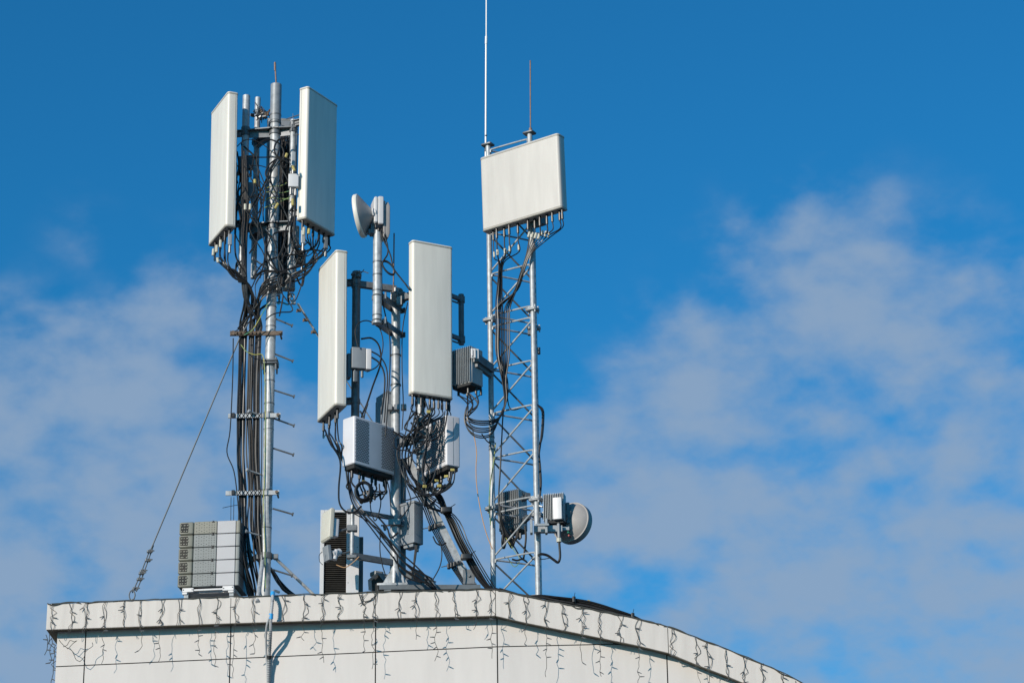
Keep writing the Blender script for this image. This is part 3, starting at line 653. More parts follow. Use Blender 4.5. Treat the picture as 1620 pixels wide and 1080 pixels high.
# microwave dish on the dish pipe
def lab(t, F, x, z, w_, h_, m='sticker'): MB().quad(F(x, -.002, z), F(x + w_, -.002, z), F(x + w_, -.002, z + h_), F(x, -.002, z + h_)).build('sticker', m, t)
cD = P(568.5, 342, Y2 - .5); ax = Vector((-.975, .17, -.13)).normalized()
t = thing('microwave_dish', 'small white microwave dish seen side on at the top of the dish pipe, facing left', 'dish antenna', Vector((pD.x, pD.y, pD.z)), 'microwave dishes')
MB().lathe(cD, ax, [(.02, -.175), (.06, -.172), (.068, -.16), (.12, -.125), (.19, -.082), (.25, -.045), (.26, -.036), (.262, -.03)], 48).build('reflector', 'dish', t, sharp=50)
MB().lathe(cD, ax, [(.262, -.035), (.273, -.03), (.276, -.024), (.276, .012), (.268, .024), (.15, .03), (.0, .032)], 48).build('rim', 'radome', t, sharp=40)
MB().cyl(cD - ax * .16, cD - ax * .22, .045, 18).cyl(cD - ax * .175, cD - ax * .19, .07, 8).build('feed_hub', 'white', t)
b = MB(); mm = P(588, 366, Y2 - .45); b.rbox(fr(mm, 10), -.02, .14, -.06, .06, -.05, .06).rbox(fr(P(586, 369, Y2 - .5), 10), -.03, .0, -.03, .02, -.02, .045).cyl(P(579, 372, Y2 - .5), P(590, 367, Y2 - .48), .008, 6).bar(cD - ax * .18, mm + Vector((.04, 0, 0)), .05, .05)
b.build('pole_mount', 'galvd', t)
# box radio behind the dish
pt = P(596.5, 353, Y2 - .56); F = fr(pt, 14)
t = thing('microwave_radio', 'white flat square radio with rounded back cover behind the small dish on the pipe', 'radio unit', F(.05, .1, 0))
MB().rbox(F, -.034, .012, 0, .26, .01, .365, .012, .012, 3, .015).build('housing', 'white', t)
MB().rbox(F, .016, .082, -.004, .26, -.005, .37, .010, .03, 4, .010).build('cover', 'white', t)
b = MB()
b.rbox(F, .083, .112, .03, .26, -.165, .33, .008, .02, 4, .012)
b.rbox(F, .110, .172, .035, .255, -.155, .32, .012, .05, 5, .055)
b.build('rear_dome', 'dish', t)
b = MB()
for y_ in (.05, .10, .15): b.cyl(F(.03, y_, .0), F(.03, y_, -.08), .016, 8)
b.rbox(F, -.02, .08, .03, .2, -.05, .0, .01)
b.build('connector', 'black', t)
for k, p in enumerate(([(601, 360), (605, 376), (612, 390), (618, 405), (623, 425), (634, 440), (645, 454), (655, 470, Y2)], [(603, 360), (608, 372), (613, 388), (613, 402), (607, 412), (604, 420)])):
    cable(p, Y2 - .5, .010, ('long' if k == 0 else 'short') + ' black lead hanging from the microwave radio at the top of the dish pipe')
for k in range(3):
    c = P(614.5, 423, Y2 - .5); cable([c + Vector((.075 * math.cos(t_ * .65 + k), .012 * k, -.06 * math.cos(t_ * .65 + k) + .07 * math.sin(t_ * .65 + k))) for t_ in range(11)], 0, .010, 'loop of black cable tied to the dish pipe', 'cable loops tied to the dish pipe')
cable([(604, 420), (604, 450), (606, 480), (610, 500), (617, 540), (616, 600), (612, 660), (610, 690)], Y2 - .36, .009, 'thin black lead dropping from the dish pipe loop')
# small box on the left pipe
tH, FH_, oH = unit('light grey junction box with pale side clamped to the left antenna pipe of the middle mast', (577.5, 585), Y2 - .45, 16, .0, .0, .0, 'box') if False else (None, None, None)
t = thing('junction_box', 'light grey square junction box clamped to the left antenna pipe of the middle mast', 'junction box', P(570, 583, Y2 - .3))
F = fr(P(556.5, 581, Y2 - .34), 16)
MB().rbox(F, 0, .178, 0, .10, 0, .27, .008).build('housing', 'box', t)
MB().rbox(F, .179, .245, -.003, .10, -.004, .262, .008).build('sunlit_strip', 'white', t)  # sunlit end of the box front, painted as a whiter strip
MB().rbox(F, -.05, .0, .02, .14, -.12, .19, .008).rbox(F, .02, .09, .02, .08, -.17, -.03, .02).build('rear_clamp', 'alud', t)
for dx in (.05, .14): MB().cyl(F(dx, .05, 0), F(dx, .05, -.1), .018, 8).build('connector', 'alud', t)

# radios with perforated covers
def perf_radio(label, near, Y, a, w_, d_, h_, bands, conns, flip=False):
    pt = P(*near, Y); f0 = fr(pt, a); F = (lambda x, y, z: f0(x - w_, y, z)) if a < 0 else f0
    t = thing('radio_unit', label, 'radio unit', F(w_ / 2, d_ / 2, 0), 'large radio units with perforated covers')
    MB().rbox(F, 0, w_, 0, d_, 0, h_, .028, .02, 5, .01).build('housing', 'lilac', t)
    MB().rbox(F, .02, w_ - .02, .02, d_ - .02, -.05, .005, .01).build('base_plate', 'dark', t)
    for (x0, x1, za, zb) in bands:
        pts = []; st = .0255; row = 0; z = za
        while z < zb:
            x = x0 + (st / 2 if row % 2 else 0)
            while x < x1: pts.append((x, z)); x += st
            z += st * .866; row += 1
        gb = dots(F, pts, .0100, 7); gb.build('vent_grille', 'dark', t)
    outs = []
    for (fx, fy) in conns:
        MB().cyl(F(fx * w_, fy * d_, -.04), F(fx * w_, fy * d_, -.14), .018, 8).build('connector', 'black', t); outs.append(F(fx * w_, fy * d_, -.13))
    return t, F, outs
hx = .66
tF, FF, oF = perf_radio('lilac white radio with two perforated bands in front of the middle mast', (560, 732), 28.1, 47, .68, .21, .60, [(.03, .235, .05, .57), (.46, .655, .05, .56)], [(.1, .5), (.25, .4), (.4, .6), (.55, .4), (.7, .6), (.85, .4), (.95, .6)])
MB().quad(FF(.655, -.002, .52), FF(.678, -.002, .52), FF(.678, -.002, .55), FF(.655, -.002, .55)).build('sticker', 'tag', tF)
tG2, FG2, oG2 = perf_radio('lilac white radio with perforated front turned left, under the white panel antenna', (706, 735), 28.5, -57, .70, .20, .64, [(.03, .67, .06, .60)], [(.2, .5), (.35, .4), (.5, .6), (.65, .4), (.8, .6), (.93, .4)])
MB().rbox(FG2, .7 - .002, .7025, .098, .102, .02, .62, .001).build('seam', 'alud', tG2)

# finned radios
def fin_radio(label, near, Y, a, w_, d_, h_, nf=9, cover=None, conns=(), fd=.045):
    pt = P(*near, Y); f0 = fr(pt, a); F = (lambda x, y, z: f0(x - w_, y, z)) if a < 0 else f0
    t = thing('remote_radio', label, 'radio unit', F(w_ / 2, d_ / 2, 0), 'finned grey radio units')
    MB().rbox(F, 0, w_, fd, d_, 0, h_, .006).rbox(F, 0, w_, fd - .004, fd + .002, .0, h_, .001).build('housing', 'alu', t)
    fb = MB()
    for i in range(nf): x = .004 + (w_ - .012) * i / (nf - 1); fb.rbox(F, x, x + .005, 0, fd, .012 * (i % 2), h_ - .008 * ((i * 3) % 3), .001, bev=.002)
    fb.build('heat_sink', 'alu', t)
    MB().rbox(F, .01, w_ - .01, .02, d_ - .01, -.035, .002, .004).build('connector_plate', 'dark', t)
    if cover: MB().rbox(F, cover[0], cover[1], -.035, .02, cover[2], cover[3], .012).build('cover', 'white', t)
    outs = []
    for (fx, fy) in conns:
        c = MB().cyl(F(fx * w_, fy * d_, -.03), F(fx * w_, fy * d_, -.11), .016, 8).build('connector', 'black', t); outs.append(F(fx * w_, fy * d_, -.1))
    return t, F, outs
tR, FR_, oR = fin_radio('finned grey radio on the left leg of the lattice tower beside the white panel antenna', (743.5, 603), 28.470, -37, .30, .26, .47, 11, conns=[(.2, .3), (.45, .6), (.7, .3), (.9, .6), (.95, .9)])
b = MB(); A, B = P(750, 566, 28.520), P(775, 581, 28.870); B.z = A.z - .02; b.bar(A, B, .11, .10).bar(A + Vector((.02, .03, -.07)), B + Vector((0, 0, -.07)), .05, .07); b.build('mount_arm', 'galvd', tR)
F = fr(P(745.5, 566, 28.440), 20); MB().rbox(F, 0, .10, 0, .02, 0, .13, .004).rbox(F, 0, .02, -.02, 0, .02, .11).rbox(F, .03, .055, -.02, 0, .0, .12).build('mount_plate', 'white', tR)
tI, FI, oI = fin_radio('finned grey radio framed by the braces inside the lattice tower', (821, 834), 29.070, -32, .29, .20, .50, 11, conns=[(.1, .4), (.3, .6), (.5, .4), (.75, .6), (.9, .4)])
b = MB(); b.bar(FI(.29, .1, .38), FI(.42, .02, .40), .06, .05).bar(FI(.29, .1, .1), FI(.42, .02, .12), .06, .05).rbox(FI, -.03, 0, .02, .14, .12, .44, .01); each(b, 'mount_arm', 'galvd', tI)
tJ, FJ, oJ = fin_radio('finned radio with white front cover outside the right leg of the lattice tower', (892, 821), 28.470, -12, .25, .17, .34, 12, cover=(.125, .235, .0, .27), conns=[(.45, .5), (.75, .7)])
b = MB(); b.rbox(fr(P(858, 838, 28.520), 0), -.10, .24, -.03, .05, -.03, .05).rbox(fr(P(852, 838, 28.460), 0), -.10, -.07, -.06, .04, -.05, .12).rbox(fr(P(865, 838, 28.460), 0), -.02, .01, -.06, .04, -.05, .13).rbox(fr(P(858, 836, 28.440), 0), -.08, .08, -.06, -.03, .02, .05).rbox(fr(P(885, 836, 28.570)), -.2, .12, .0, .1, -.02, .03)
b.bar(FJ(-.02, .08, .2), P(853, 800, 28.620), .04, .012); b.build('mount_arm', 'alu', tJ)

# lower dish
cE = P(902.5, 825.5, 28.740); ax2 = Vector((.55, .82, -.13)).normalized()
t = thing('microwave_dish', 'round grey microwave dish seen from behind at the right of the lattice tower', 'dish antenna', cE, 'microwave dishes')
MB().lathe(cE, ax2, [(.03, -.10), (.08, -.10), (.12, -.085), (.19, -.05), (.228, -.015), (.24, .0)], 48).build('reflector', 'dish', t, sharp=50)
MB().lathe(cE, ax2, [(.24, -.001), (.254, .0), (.256, .01), (.256, .085), (.25, .095), (.0, .1)], 48).build('rim', 'dish', t, sharp=40)
b = MB().cyl(cE - ax2 * .09, cE - ax2 * .16, .055, 16); b.bar(cE - ax2 * .12 + Vector((-.01, 0, 0)), FJ(.23, .17, .15), .08, .16); b.rbox(fr(P(897.5, 822, 28.600)), -.01, .03, 0, .1, -.04, .22).build('feed_hub', 'alud', t)
u, v = basis(ax2)
for (px, py, mm) in ((893, 838, 'green'), (894.5, 843, 'red')):
    q = P(px, py, 28.520); MB().cyl(q + ax2 * .07, q + ax2 * .12, .012, 10).build('sticker', mm, t)

# ================================================================ LATTICE TOWER
Rl = P(838.5, 235, 28.620); Ll = P(772.5, 247, 28.950); Tl = P(843, 240, 29.250)
Tl = Vector((Rl.x + .02, 29.250, Rl.z)); topz = P(839, 212, 28.620).z
tw = thing('lattice_tower', 'slim three legged galvanised lattice tower standing behind the parapet', 'tower', Vector(((Rl.x + Ll.x) / 2, 28.920, ZR - .1)))
def leg(p, zt_): MB().cyl((p.x, p.y, ztop(p.x) - .1), (p.x, p.y, zt_), .0335, 20).build('leg', 'galv', tw)
leg(Rl, topz); leg(Ll, topz); leg(Tl, topz)
def zr(y): return P(845, y, 28.620).z
levels = [219, 285, 350, 417, 483, 501, 569, 639, 710, 784, 798, 872, 940]
def rodr(a, b_, m='galv', r_=.0125):
    d = (b_ - a); d.z = 0; d.normalize(); e = .055
    A, B = a + d * .033, b_ - d * .033
    A2, B2 = a + (b_ - a).normalized() * e, b_ - (b_ - a).normalized() * e
    return MB().cyl(A if abs(a.z - b_.z) < .01 else A2, B if abs(a.z - b_.z) < .01 else B2, r_, 8)
def at(p, z): return Vector((p.x, p.y, z))
for i, y in enumerate(levels):
    z = zr(y)
    for (a, b_) in ((Ll, Rl), (Ll, Tl), (Rl, Tl)):
        d = (at(b_, z) - at(a, z)).normalized(); A, B = at(a, z) + d * .03, at(b_, z) - d * .03
        dn = Vector((0, 0, -.04))
        MB().tube([A + dn + d * .004, A + dn * .4 + d * .008, A + d * .05, B - d * .05, B + dn * .4 - d * .008, B + dn - d * .004], .0115, 8, 3).build('brace', 'galv', tw)
    if i + 1 < len(levels) and abs(y - levels[i + 1]) > 30:
        zn = zr(levels[i + 1])
        MB().cyl(at(Rl, z - .05) + Vector((-.02, 0, 0)), at(Ll, zn + .05) + Vector((.02, 0, 0)), .0115, 8).build('brace', 'galv', tw)
        MB().cyl(at(Ll, z - .05) + Vector((.02, 0, 0)), at(Tl, zn + .05) + Vector((-.02, 0, 0)), .0115, 8).build('brace', 'galvd', tw)
        MB().cyl(at(Tl, z - .05), at(Rl, zn + .05), .0115, 8).build('brace', 'galvd', tw)
for y in (489.5, 790):
    for p in (Rl, Ll, Tl):
        z = zr(y); b = MB(); F = fr((p.x, p.y, z), -30)
        b.rbox(F, -.085, .07, -.065, .065, -.002, .014, .03).rbox(F, -.085, .07, -.065, .065, -.02, -.004, .03)
        for (dx, dy) in ((-.06, 0), (.05, -.04), (.05, .04)): b.cyl(F(dx, dy, -.05), F(dx, dy, .045), .011, 6)
        b.build('flange', 'galv', tw)
for p in (Rl, Ll, Tl):
    F = fr((p.x, p.y, topz), -30); MB().rbox(F, -.08, .07, -.06, .06, 0, .022, .02).build('flange', 'galvd', tw)
b = MB()
for y in (693, 701, 707, 712): z = P(779, y, Ll.y).z; b.cyl(at(Ll, z), at(Ll, z + .02), .038, 18)
z = P(848, 525, 28.620).z; b.rbox(fr(at(Rl, z)), -.07, -.03, 0, .06, -.03, .03).rbox(fr(at(Tl, z)), .0, .07, 0, .06, -.04, .04)
each(b, 'strap', 'galvd', tw)
q = Vector((Rl.x + .01, Rl.y, topz + .02)); b = MB().cyl(q, q + Vector((0, 0, .06)), .02, 8); b.cyl(q, P(839, 96, 28.620), .0085, 8); b.build('lightning_rod', 'brownrod', tw)
# whip
whp = thing('whip_antenna', 'long thin white whip antenna rising out of the picture from the left tower leg', 'antenna', P(769, 255, 28.820))
MB().cyl(P(768.3, 250, 29.0), P(769, 70, 28.98), .0125, 10).cyl(P(769, 70, 28.98), P(769.3, 58, 28.98), .0165, 10).build('lower_rod', 'whip', whp)
MB().cyl(P(769.3, 58, 28.98), P(769.6, -110, 28.96), .009, 10).build('upper_rod', 'whip', whp)
MB().rbox(fr(P(770, 238, 29.0)), -.03, .03, -.02, .08, -.02, .02).rbox(fr(P(769, 215, 28.840)) , -.014, .014, -.014, .014, -.0, .01).build('clamp', 'galvd', whp)
# big flat antenna
tE, FE, oE = panel_antenna('large flat cream panel antenna on top of the lattice tower', (887.5, 327), 28.00, -35.5, 1.205, .14, .985, 2.0, mats='radome_grey', r=.035, rb=.01, seam=False, group='',
    conns=[(.10, .5), (.16, .3), (.24, .5), (.32, .3), (.41, .55), (.55, .4), (.62, .6), (.70, .4), (.78, .5), (.86, .35), (.94, .5), (.98, .4)])
if 'group' in tE: del tE['group']
b = MB()
for k in range(6): b.cyl(FE(1.162, .11, .08 + k * .165), FE(1.168, .11, .08 + k * .165), .011, 8)
b.build('screw', 'black', tE)
b = MB(); b.bar(FE(.3, .15, .2), at(Ll, FE(.3, .15, .2).z), .06, .08).bar(FE(.95, .15, .2), at(Rl, FE(.95, .15, .2).z), .06, .08).bar(FE(.3, .15, .8), at(Ll, FE(.3, .15, .8).z), .06, .08).bar(FE(.95, .15, .8), at(Rl, FE(.95, .15, .8).z), .06, .08)
each(b, 'bracket', 'galvd', tE); MB().rbox(FE, .62, .80, .15, .26, -.06, .05).build('terminal_box', 'alud', tE)
GT = 'black feeder cables from the flat antenna on the lattice tower'; LT = 'black feeder cable running from the flat antenna down inside the lattice tower'
tgt = [785.5 + (i % 9) * 2.55 for i in range(12)]
for i, s in enumerate(oE):
    Yq = 28.740 + .015 * (i % 4); j = lambda k: random.uniform(-k, k); x = tgt[i]
    sp = [s]
    if i < 5: sp += [s + Vector((0, 0, -.12)), s + Vector((.01, 0, -.26)), (789 + i * 2, 420 + j(6), Yq), (787 + i * 1.8, 452, Yq), (x - 1, 480, Yq)]
    else: sp += [s + Vector((0, 0, -.12)), (838 + (i - 5) * 5.2, 370 + (i - 5) * 1.0 + j(2), 28.470), (833 + (i - 5) * 1.2, 402, 28.520), (824 + (i - 5) * .8, 430, 28.570), (815 + (i - 5) * .7, 458, Yq - .1), (x + 1, 486, Yq)]
    sp += [(x, 512, Yq), (x + j(.6), 560, Yq), (794 + i * .8, 600, Yq), (798 + i * .45, 630, Yq)]
    if i % 4 == 0: sp += [(796, 655, Yq), (794, 690, Yq), (792 - i * .1, 740, Yq - .05), (789, 790, Yq), (791 + i * .3, 820, Yq), (799, 845, Yq + .1), (812, 862, Yq + .15), (823, 880, Yq + .2), (835, 890, Yq + .2)]
    elif i < 11: sp += [(797 - i * .3, 650, Yq - .02), (787 - i * .6, 660 + i * 2.2, Yq - .15), (768, 663 + i * 2.9, Yq - .25), (748, 661 + i * 2.7, Yq - .25), (735 + (i % 3) * 2, 654 + i * 1.4, Yq - .25), (732 + (i % 4) * 8, 640, Yq - .22), oR[i % 5]]
    else: sp += [(810, 648, Yq), (835, 641, Yq), (848, 640, 28.820), (857, 650, 28.820), (859, 665, 28.820), (857, 690, 28.820), (853, 720, 28.770)]
    tg = ()
    if i in (0, 1, 2, 3, 4): a_ = s + Vector((.005, -.0, -.17)); tg = ((a_, a_ + Vector((.003, 0, -.07))),)
    elif i < 12: c_ = P(838 + (i - 5) * 5.2, 364 + (i - 5) - (3 if i > 8 else -3), 28.30); tg = ((c_, c_ + Vector((-.02, 0, -.07))),)
    cable(sp, Yq, random.choice((.0070, .0080, .0092)), LT, GT, m='black' if i % 3 else 'grey_cable', tags=tg)
for k in range(3): cable([(850, 640), (857 + k, 648), (858 + k, 665), (856 + k, 690), (853, 712), (853 + k, 740), (855 + k * .6, 765), (854, 790)], 28.870, .011, 'black cable looping outside the right leg of the lattice tower', 'cables outside the right tower leg')
for k in range(4): cable([(790 + k, 800), (792 + k, 826), (797 + k * 2, 845), (803 + k * 3, 855), (810, 866 - k * 4), (816 + k, 850), (820, 836)], 28.940, .011, 'black jumper cable looping under the radio inside the lattice tower', 'jumper cables under the radio in the tower')
cable([(796, 845), (795, 860), (797, 866), (800, 855)], 28.920, .02, 'short thick black cable end under the radio in the tower')
cable([(831, 832), (832, 850), (830, 870), (828, 885)], 29.020, .014, 'thick black cable hanging straight down behind the tower braces')
cable([(810, 884), (818, 886), (826, 884), (833, 888)], 28.920, .012, 'knotted black cable on the low tower brace')
cable([(800, 850), (812, 868), (822, 884), (814, 896), (802, 880)], 28.920, .005, 'thin earth wire looping low inside the lattice tower', m='yelgr', name='earth_wire', cat='wire')
cable([(784, 700), (781, 730), (775, 770), (774, 800), (776, 830)], 28.870, .007, 'thin lead winding around the left leg of the lattice tower', m='yelgr', name='earth_wire', cat='wire')
cable([(762, 686), (770, 697), (777, 702)], 28.620, .008, 'short black lead reaching the left leg of the lattice tower')
s = oJ[0]; o = cable([P(884, 826, 28.480), (884, 845), (885, 862), (886, 880), (883, 889), (876, 885), (866, 878), (856, 876), (851, 878, 28.620)], 28.480, .0165, 'thick black cable hanging below the white covered radio and bending back to the tower leg', tags=((P(884.2, 851, 28.480), P(884.6, 857, 28.480)),))
MB().cyl(P(883.6, 828, 28.480), P(884.2, 850, 28.480), .019, 10).build('sheath', 'box', o)
cable([(840, 883), (858, 884), (870, 882)], 28.620, .005, 'thin grey lead beside the lower end of the thick cable')
cable([(748, 681), (752, 700), (754, 718), (753, 745), (755, 775), (762, 815), (770, 845), (779, 868)], 28.620, .0065, 'thin orange wire sagging left of the lattice tower', m='orange', name='wire', cat='wire')

# ================================================================ MIDDLE MAST CABLES
GM = 'black jumper cables under the antennas of the middle mast'; LM = 'black jumper cable tangled under the antennas of the middle mast'
for i, s in enumerate(oC):
    pre = [s, s + Vector((0, 0, -.1)), (516 + i * 5, 688 + i * 2), (525 + i * 4, 706 + (i * 3) % 6), (537 + i, 716 + i * 3, 28.4), (546 + i * 2, 736 + i * 2, 28.5)]
    if i % 2 == 0: pre += [(551 + i, 770, 28.35), (560 + i * 2, 800, 28.25), (585 + i * 3, 832, 28.25), (612 + i * 4, 868, 28.3), (634 + i * 6, 895, 28.35), (668 + i * 3, 918, 28.4), (700, 945, 28.6)]
    else: pre += [(556 + i * 4, 726, 28.6), (575, 700, 28.7)]
    cable(pre, 28.2, (.009, .011)[i % 2], 'black feeder cable sweeping down from the cream antenna left of the perforated radio', 'feeder cables sweeping down from the cream antenna', m='grey_cable' if i % 2 else 'black')
cable([oC[0] + Vector((.02, 0, 0)), (522, 700), (538, 728), (536, 770), (537, 795), (546, 808), (560, 810), (572, 800)], 28.15, .012, 'black cable hanging in a wide bow left of the perforated radio')
for i, s in enumerate(oD):
    x = s.x; e = [(650 + i * 4, 668), (640 + (i * 7) % 24, 692), (636 + (i * 5) % 20, 722), (646 + (i * 3) % 9, 752), (660 + (i * 5) % 12, 772), (672 + i, 800)] if i % 3 else [(690 - i * 2, 668), (676 - (i * 5) % 15, 694), (652, 715), (636, 700), (628, 716), (634, 740), (648, 765)]
    cable([s, s + Vector((0, 0, -.09))] + [(a, b_, 28.4 + .02 * (i % 4)) for a, b_ in e] + ([(703 + i * 1.8, 815, 28.6), (726 + i * 1.8, 860, 28.6), (754 + i * 2, 912, 28.64), (776 + i * 2, 945, 28.7)] if i % 2 else [(690, 790, 28.55)]), 28.4, (.007, .008, .0095)[i % 3], LM, GM)
for i, s in enumerate(oG2):
    cable([s, s + Vector((0, 0, -.08)), (714 - i * 5, 765 + (i * 5) % 9, 28.45), (700 - i * 3, 775 + (i * 4) % 8, 28.45), (680, 776 - i, 28.45), (660, 765, 28.45), (650, 748, 28.45)], 28.4, .010, LM, GM)
for i, s in enumerate(oF):
    cable([s, s + Vector((0, 0, -.08)), (566 + (i * 9) % 34, 776 + (i * 5) % 12), (572 + (i * 7) % 26, 796 - (i * 5) % 9), (590 - (i * 5) % 14, 770 + i * 3)], 28.15, .011, 'black jumper cable looping under the perforated radio', 'jumper cables under the perforated radio')
for k in range(6):
    c = P(574 + k * .4, 776, 28.1); cable([c + Vector(((.085 + .008 * (k % 3)) * math.cos(t_ * .65 + k), .012 * k, (.105 + .008 * (k % 3)) * math.sin(t_ * .65 + k))) for t_ in range(11)], 0, .0115, 'coil of spare black cable under the perforated radio', 'coil loops under the perforated radio')
X = [[(586, 765), (586, 800), (590, 818), (595, 822), (602, 800), (602, 775)], [(600, 765), (602, 790), (611, 775), (609, 760)], [(564, 782), (572, 789), (590, 788), (606, 778)], [(612, 758), (616, 775), (618, 800)], [(548, 745), (550, 762), (548, 770), (556, 778)],
     [(566, 700, 28.7), (571, 690, 28.6), (572, 660, 28.6), (580, 640, 28.6), (590, 610, 28.6), (602, 575, 28.6), (600, 548, 28.6), (588, 535, 28.6), (571, 536, 28.6)], [(566, 548), (562, 525), (568, 511), (580, 507), (592, 512), (601, 520), (606, 542), (603, 565), (596, 580), (580, 588)], [(588, 556), (600, 563), (610, 578), (613, 600), (610, 640), (608, 668)], [(588, 565), (600, 574), (608, 592), (608, 620), (603, 655)],
     [(645, 478, 28.5), (637, 520, 28.6), (636, 580, 28.6), (638, 640, 28.6), (636, 680, 28.6)], [(576, 690), (576, 660), (582, 638)], [(570, 650), (576, 665), (572, 690)],
     [(654, 640), (646, 665), (640, 690), (630, 710), (622, 700), (632, 685), (650, 694), (668, 688)], [(660, 640), (652, 676), (640, 700), (636, 722), (646, 740)], [(680, 640), (676, 668), (660, 678), (650, 668)], [(704, 650), (698, 676), (680, 694), (660, 706), (648, 722), (630, 728)], [(708, 650), (702, 680), (684, 696), (660, 698), (640, 694), (626, 684)],
     [(622, 682), (636, 690), (650, 690)], [(630, 712), (642, 712), (654, 716), (666, 706), (676, 692)], [(638, 736), (642, 760), (654, 776), (676, 784), (700, 778), (716, 765), (720, 745)], [(640, 740), (650, 770), (668, 782), (694, 780), (712, 762)], [(640, 770), (640, 790), (658, 786), (680, 780)],
     [(670, 720), (668, 745), (672, 765)], [(676, 700), (672, 730), (668, 760)], [(684, 730), (676, 750), (668, 770)], [(690, 742), (684, 760), (672, 772)], [(716, 745), (712, 762), (702, 770), (690, 768)], [(560, 812), (575, 820), (600, 838), (622, 868), (640, 890), (665, 912), (690, 920)], [(572, 812), (590, 832), (616, 858), (634, 884), (660, 902), (684, 915)],
     [(596, 815), (612, 834), (618, 850), (630, 842)], [(640, 760), (650, 792), (640, 812), (632, 820)], [(628, 878), (632, 902), (650, 916), (674, 920)], [(622, 880), (632, 895), (660, 915), (684, 926)], [(602, 838), (601, 868), (604, 890), (610, 910)], [(660, 862), (656, 890), (652, 905), (656, 916), (668, 922)], [(658, 862), (655, 892), (657, 912)], [(694, 850), (699, 872), (696, 895), (684, 918)], [(685, 848), (690, 858), (698, 862), (706, 858)]]
for k in range(7):
    a = [(random.uniform(640, 690), random.uniform(632, 660))]
    for q in range(5): a.append((min(698, max(640, a[-1][0] + random.uniform(-14, 14))), min(800, a[-1][1] + random.uniform(2, 38))))
    X.append(a)
for k, p in enumerate(X): cable([(q[0], q[1], q[2] if len(q) > 2 else 28.3 + .015 * (k % 9)) for q in p], 28.3, (.0075, .0095, .0115)[k % 3], LM, GM)
# cables along the brace
for k in range(4): cable([(650 + k * 4, 770), (668 + k * 3.2, 800), (681 + k * 3, 832), (700 + k * 2.6, 868), (712 + k * 2.6, 893), (726 + k * 2.6, 914), (740 + k * 3, 935)], 28.76, .0085, 'thin black cable clamped along the left of the diagonal brace', 'thin cables along the left of the diagonal brace', m='black')
for k in range(7): cable([(672 + k * 2.0, 765 + (k * 5) % 9), (689 + k * 1.7, 785), (700 + k * 1.3, 806), (709 + k * 1.5, 826), (722 + k * 1.8, 856), (734 + k * 1.5, 879), (748 + k * 1.7, 905), (764 + k * 1.7, 926), (785 + k * 2, 945)], 28.62 + .02 * (k % 3), (.0075, .009, .0105)[k % 3], 'black feeder cable in the thick bundle right of the diagonal brace', 'thick cable bundle right of the diagonal brace', m='grey_cable' if k % 4 == 1 else 'black')
for (x, y, a_) in ((684, 834, 'upper'), (714, 894, 'lower')):
    p = P(x, y, 28.72); t = thing('cable_clamp', a_ + ' black cable clamp with bright bolt on the left of the diagonal brace', 'clamp', p, 'cable clamps beside the diagonal brace')
    b = MB()
    for k in range(3): b.rbox(fr(p + Vector((-.03 + k * .035, 0, -.01 + k * .012))), -.02, .02, -.03, .03, -.03, .03, .01)
    b.build('clamp_block', 'black', t); MB().cyl(p + Vector((-.12, -.01, -.02)), p + Vector((.1, -.01, .03)), .006, 6).cyl(p + Vector((.06, -.02, .02)), p + Vector((.11, -.02, .04)), .02, 6).build('bolt', 'bolt', t)
for (x, y, n_) in ((706, 806, 'upper'), (738, 880, 'lower')):
    p = P(x, y, 28.52); o = solo(MB().rbox(fr(p, 0), -.07, .07, -.03, .07, -.03, .03, .02).tube([p + Vector((.05, -.03, .02)), p + Vector((.11, -.03, .06))], .005, 5, 1), 'cable_tie', 'black', n_ + ' black tie around the thick cable bundle beside the diagonal brace', 'cable tie', 'ties around the thick cable bundle')
for (x, y) in ((691, 760), (695, 768), (678, 651), (672, 769), (716, 743), (706, 753), (576, 762)):
    solo(MB().rbox(fr(P(x, y, 28.2), random.uniform(-30, 30), random.uniform(-30, 30)), -.025, .025, -.008, .008, -.018, .018, .004), 'cable_tag', 'ytag', 'small yellow tag on the cables of the middle mast', 'tag', 'yellow tags on the middle mast cables')

# other equipment around the middle mast
t = thing('equipment_box', 'blue grey slanted box on the right of the middle mast behind the cables', 'equipment box', P(650, 860, 28.7))
F = fr(P(655, 857, 28.58), -42); MB().rbox(F, -.24, 0, 0, .16, 0, .50, .008).build('housing', 'box', t); F3 = F
MB().rbox(F, -.25, .01, -.01, .17, .49, .52, .008).build('lid', 'box', t); MB().rbox(F, -.2, -.04, .02, .14, -.04, .0).build('base_plate', 'box', t); dots(F, [(-.09 + .0 * k, .12 + .02 * k) for k in range(11)], .006).build('vent', 'dark', t); dots(F, [(-.11, .12 + .02 * k) for k in range(11)], .006).build('vent', 'dark', t)
MB().cyl(F(-.02, .08, .0), F(-.02, .08, -.1), .015, 8).build('cable_gland', 'black', t)
t = thing('filter_box', 'flat blue grey filter box partly hidden behind the middle mast above the perforated radio', 'filter box', P(606, 668, 28.95))
F = fr(P(612, 676, 28.72), -60); MB().rbox(F, -.30, 0, 0, .17, 0, .48, .006).build('housing', 'box', t); MB().rbox(F, -.305, -.29, -.004, .17, .0, .42, .002).build('lit_edge', 'alu', t)  # lighter strip paints the light on the left edge of the box
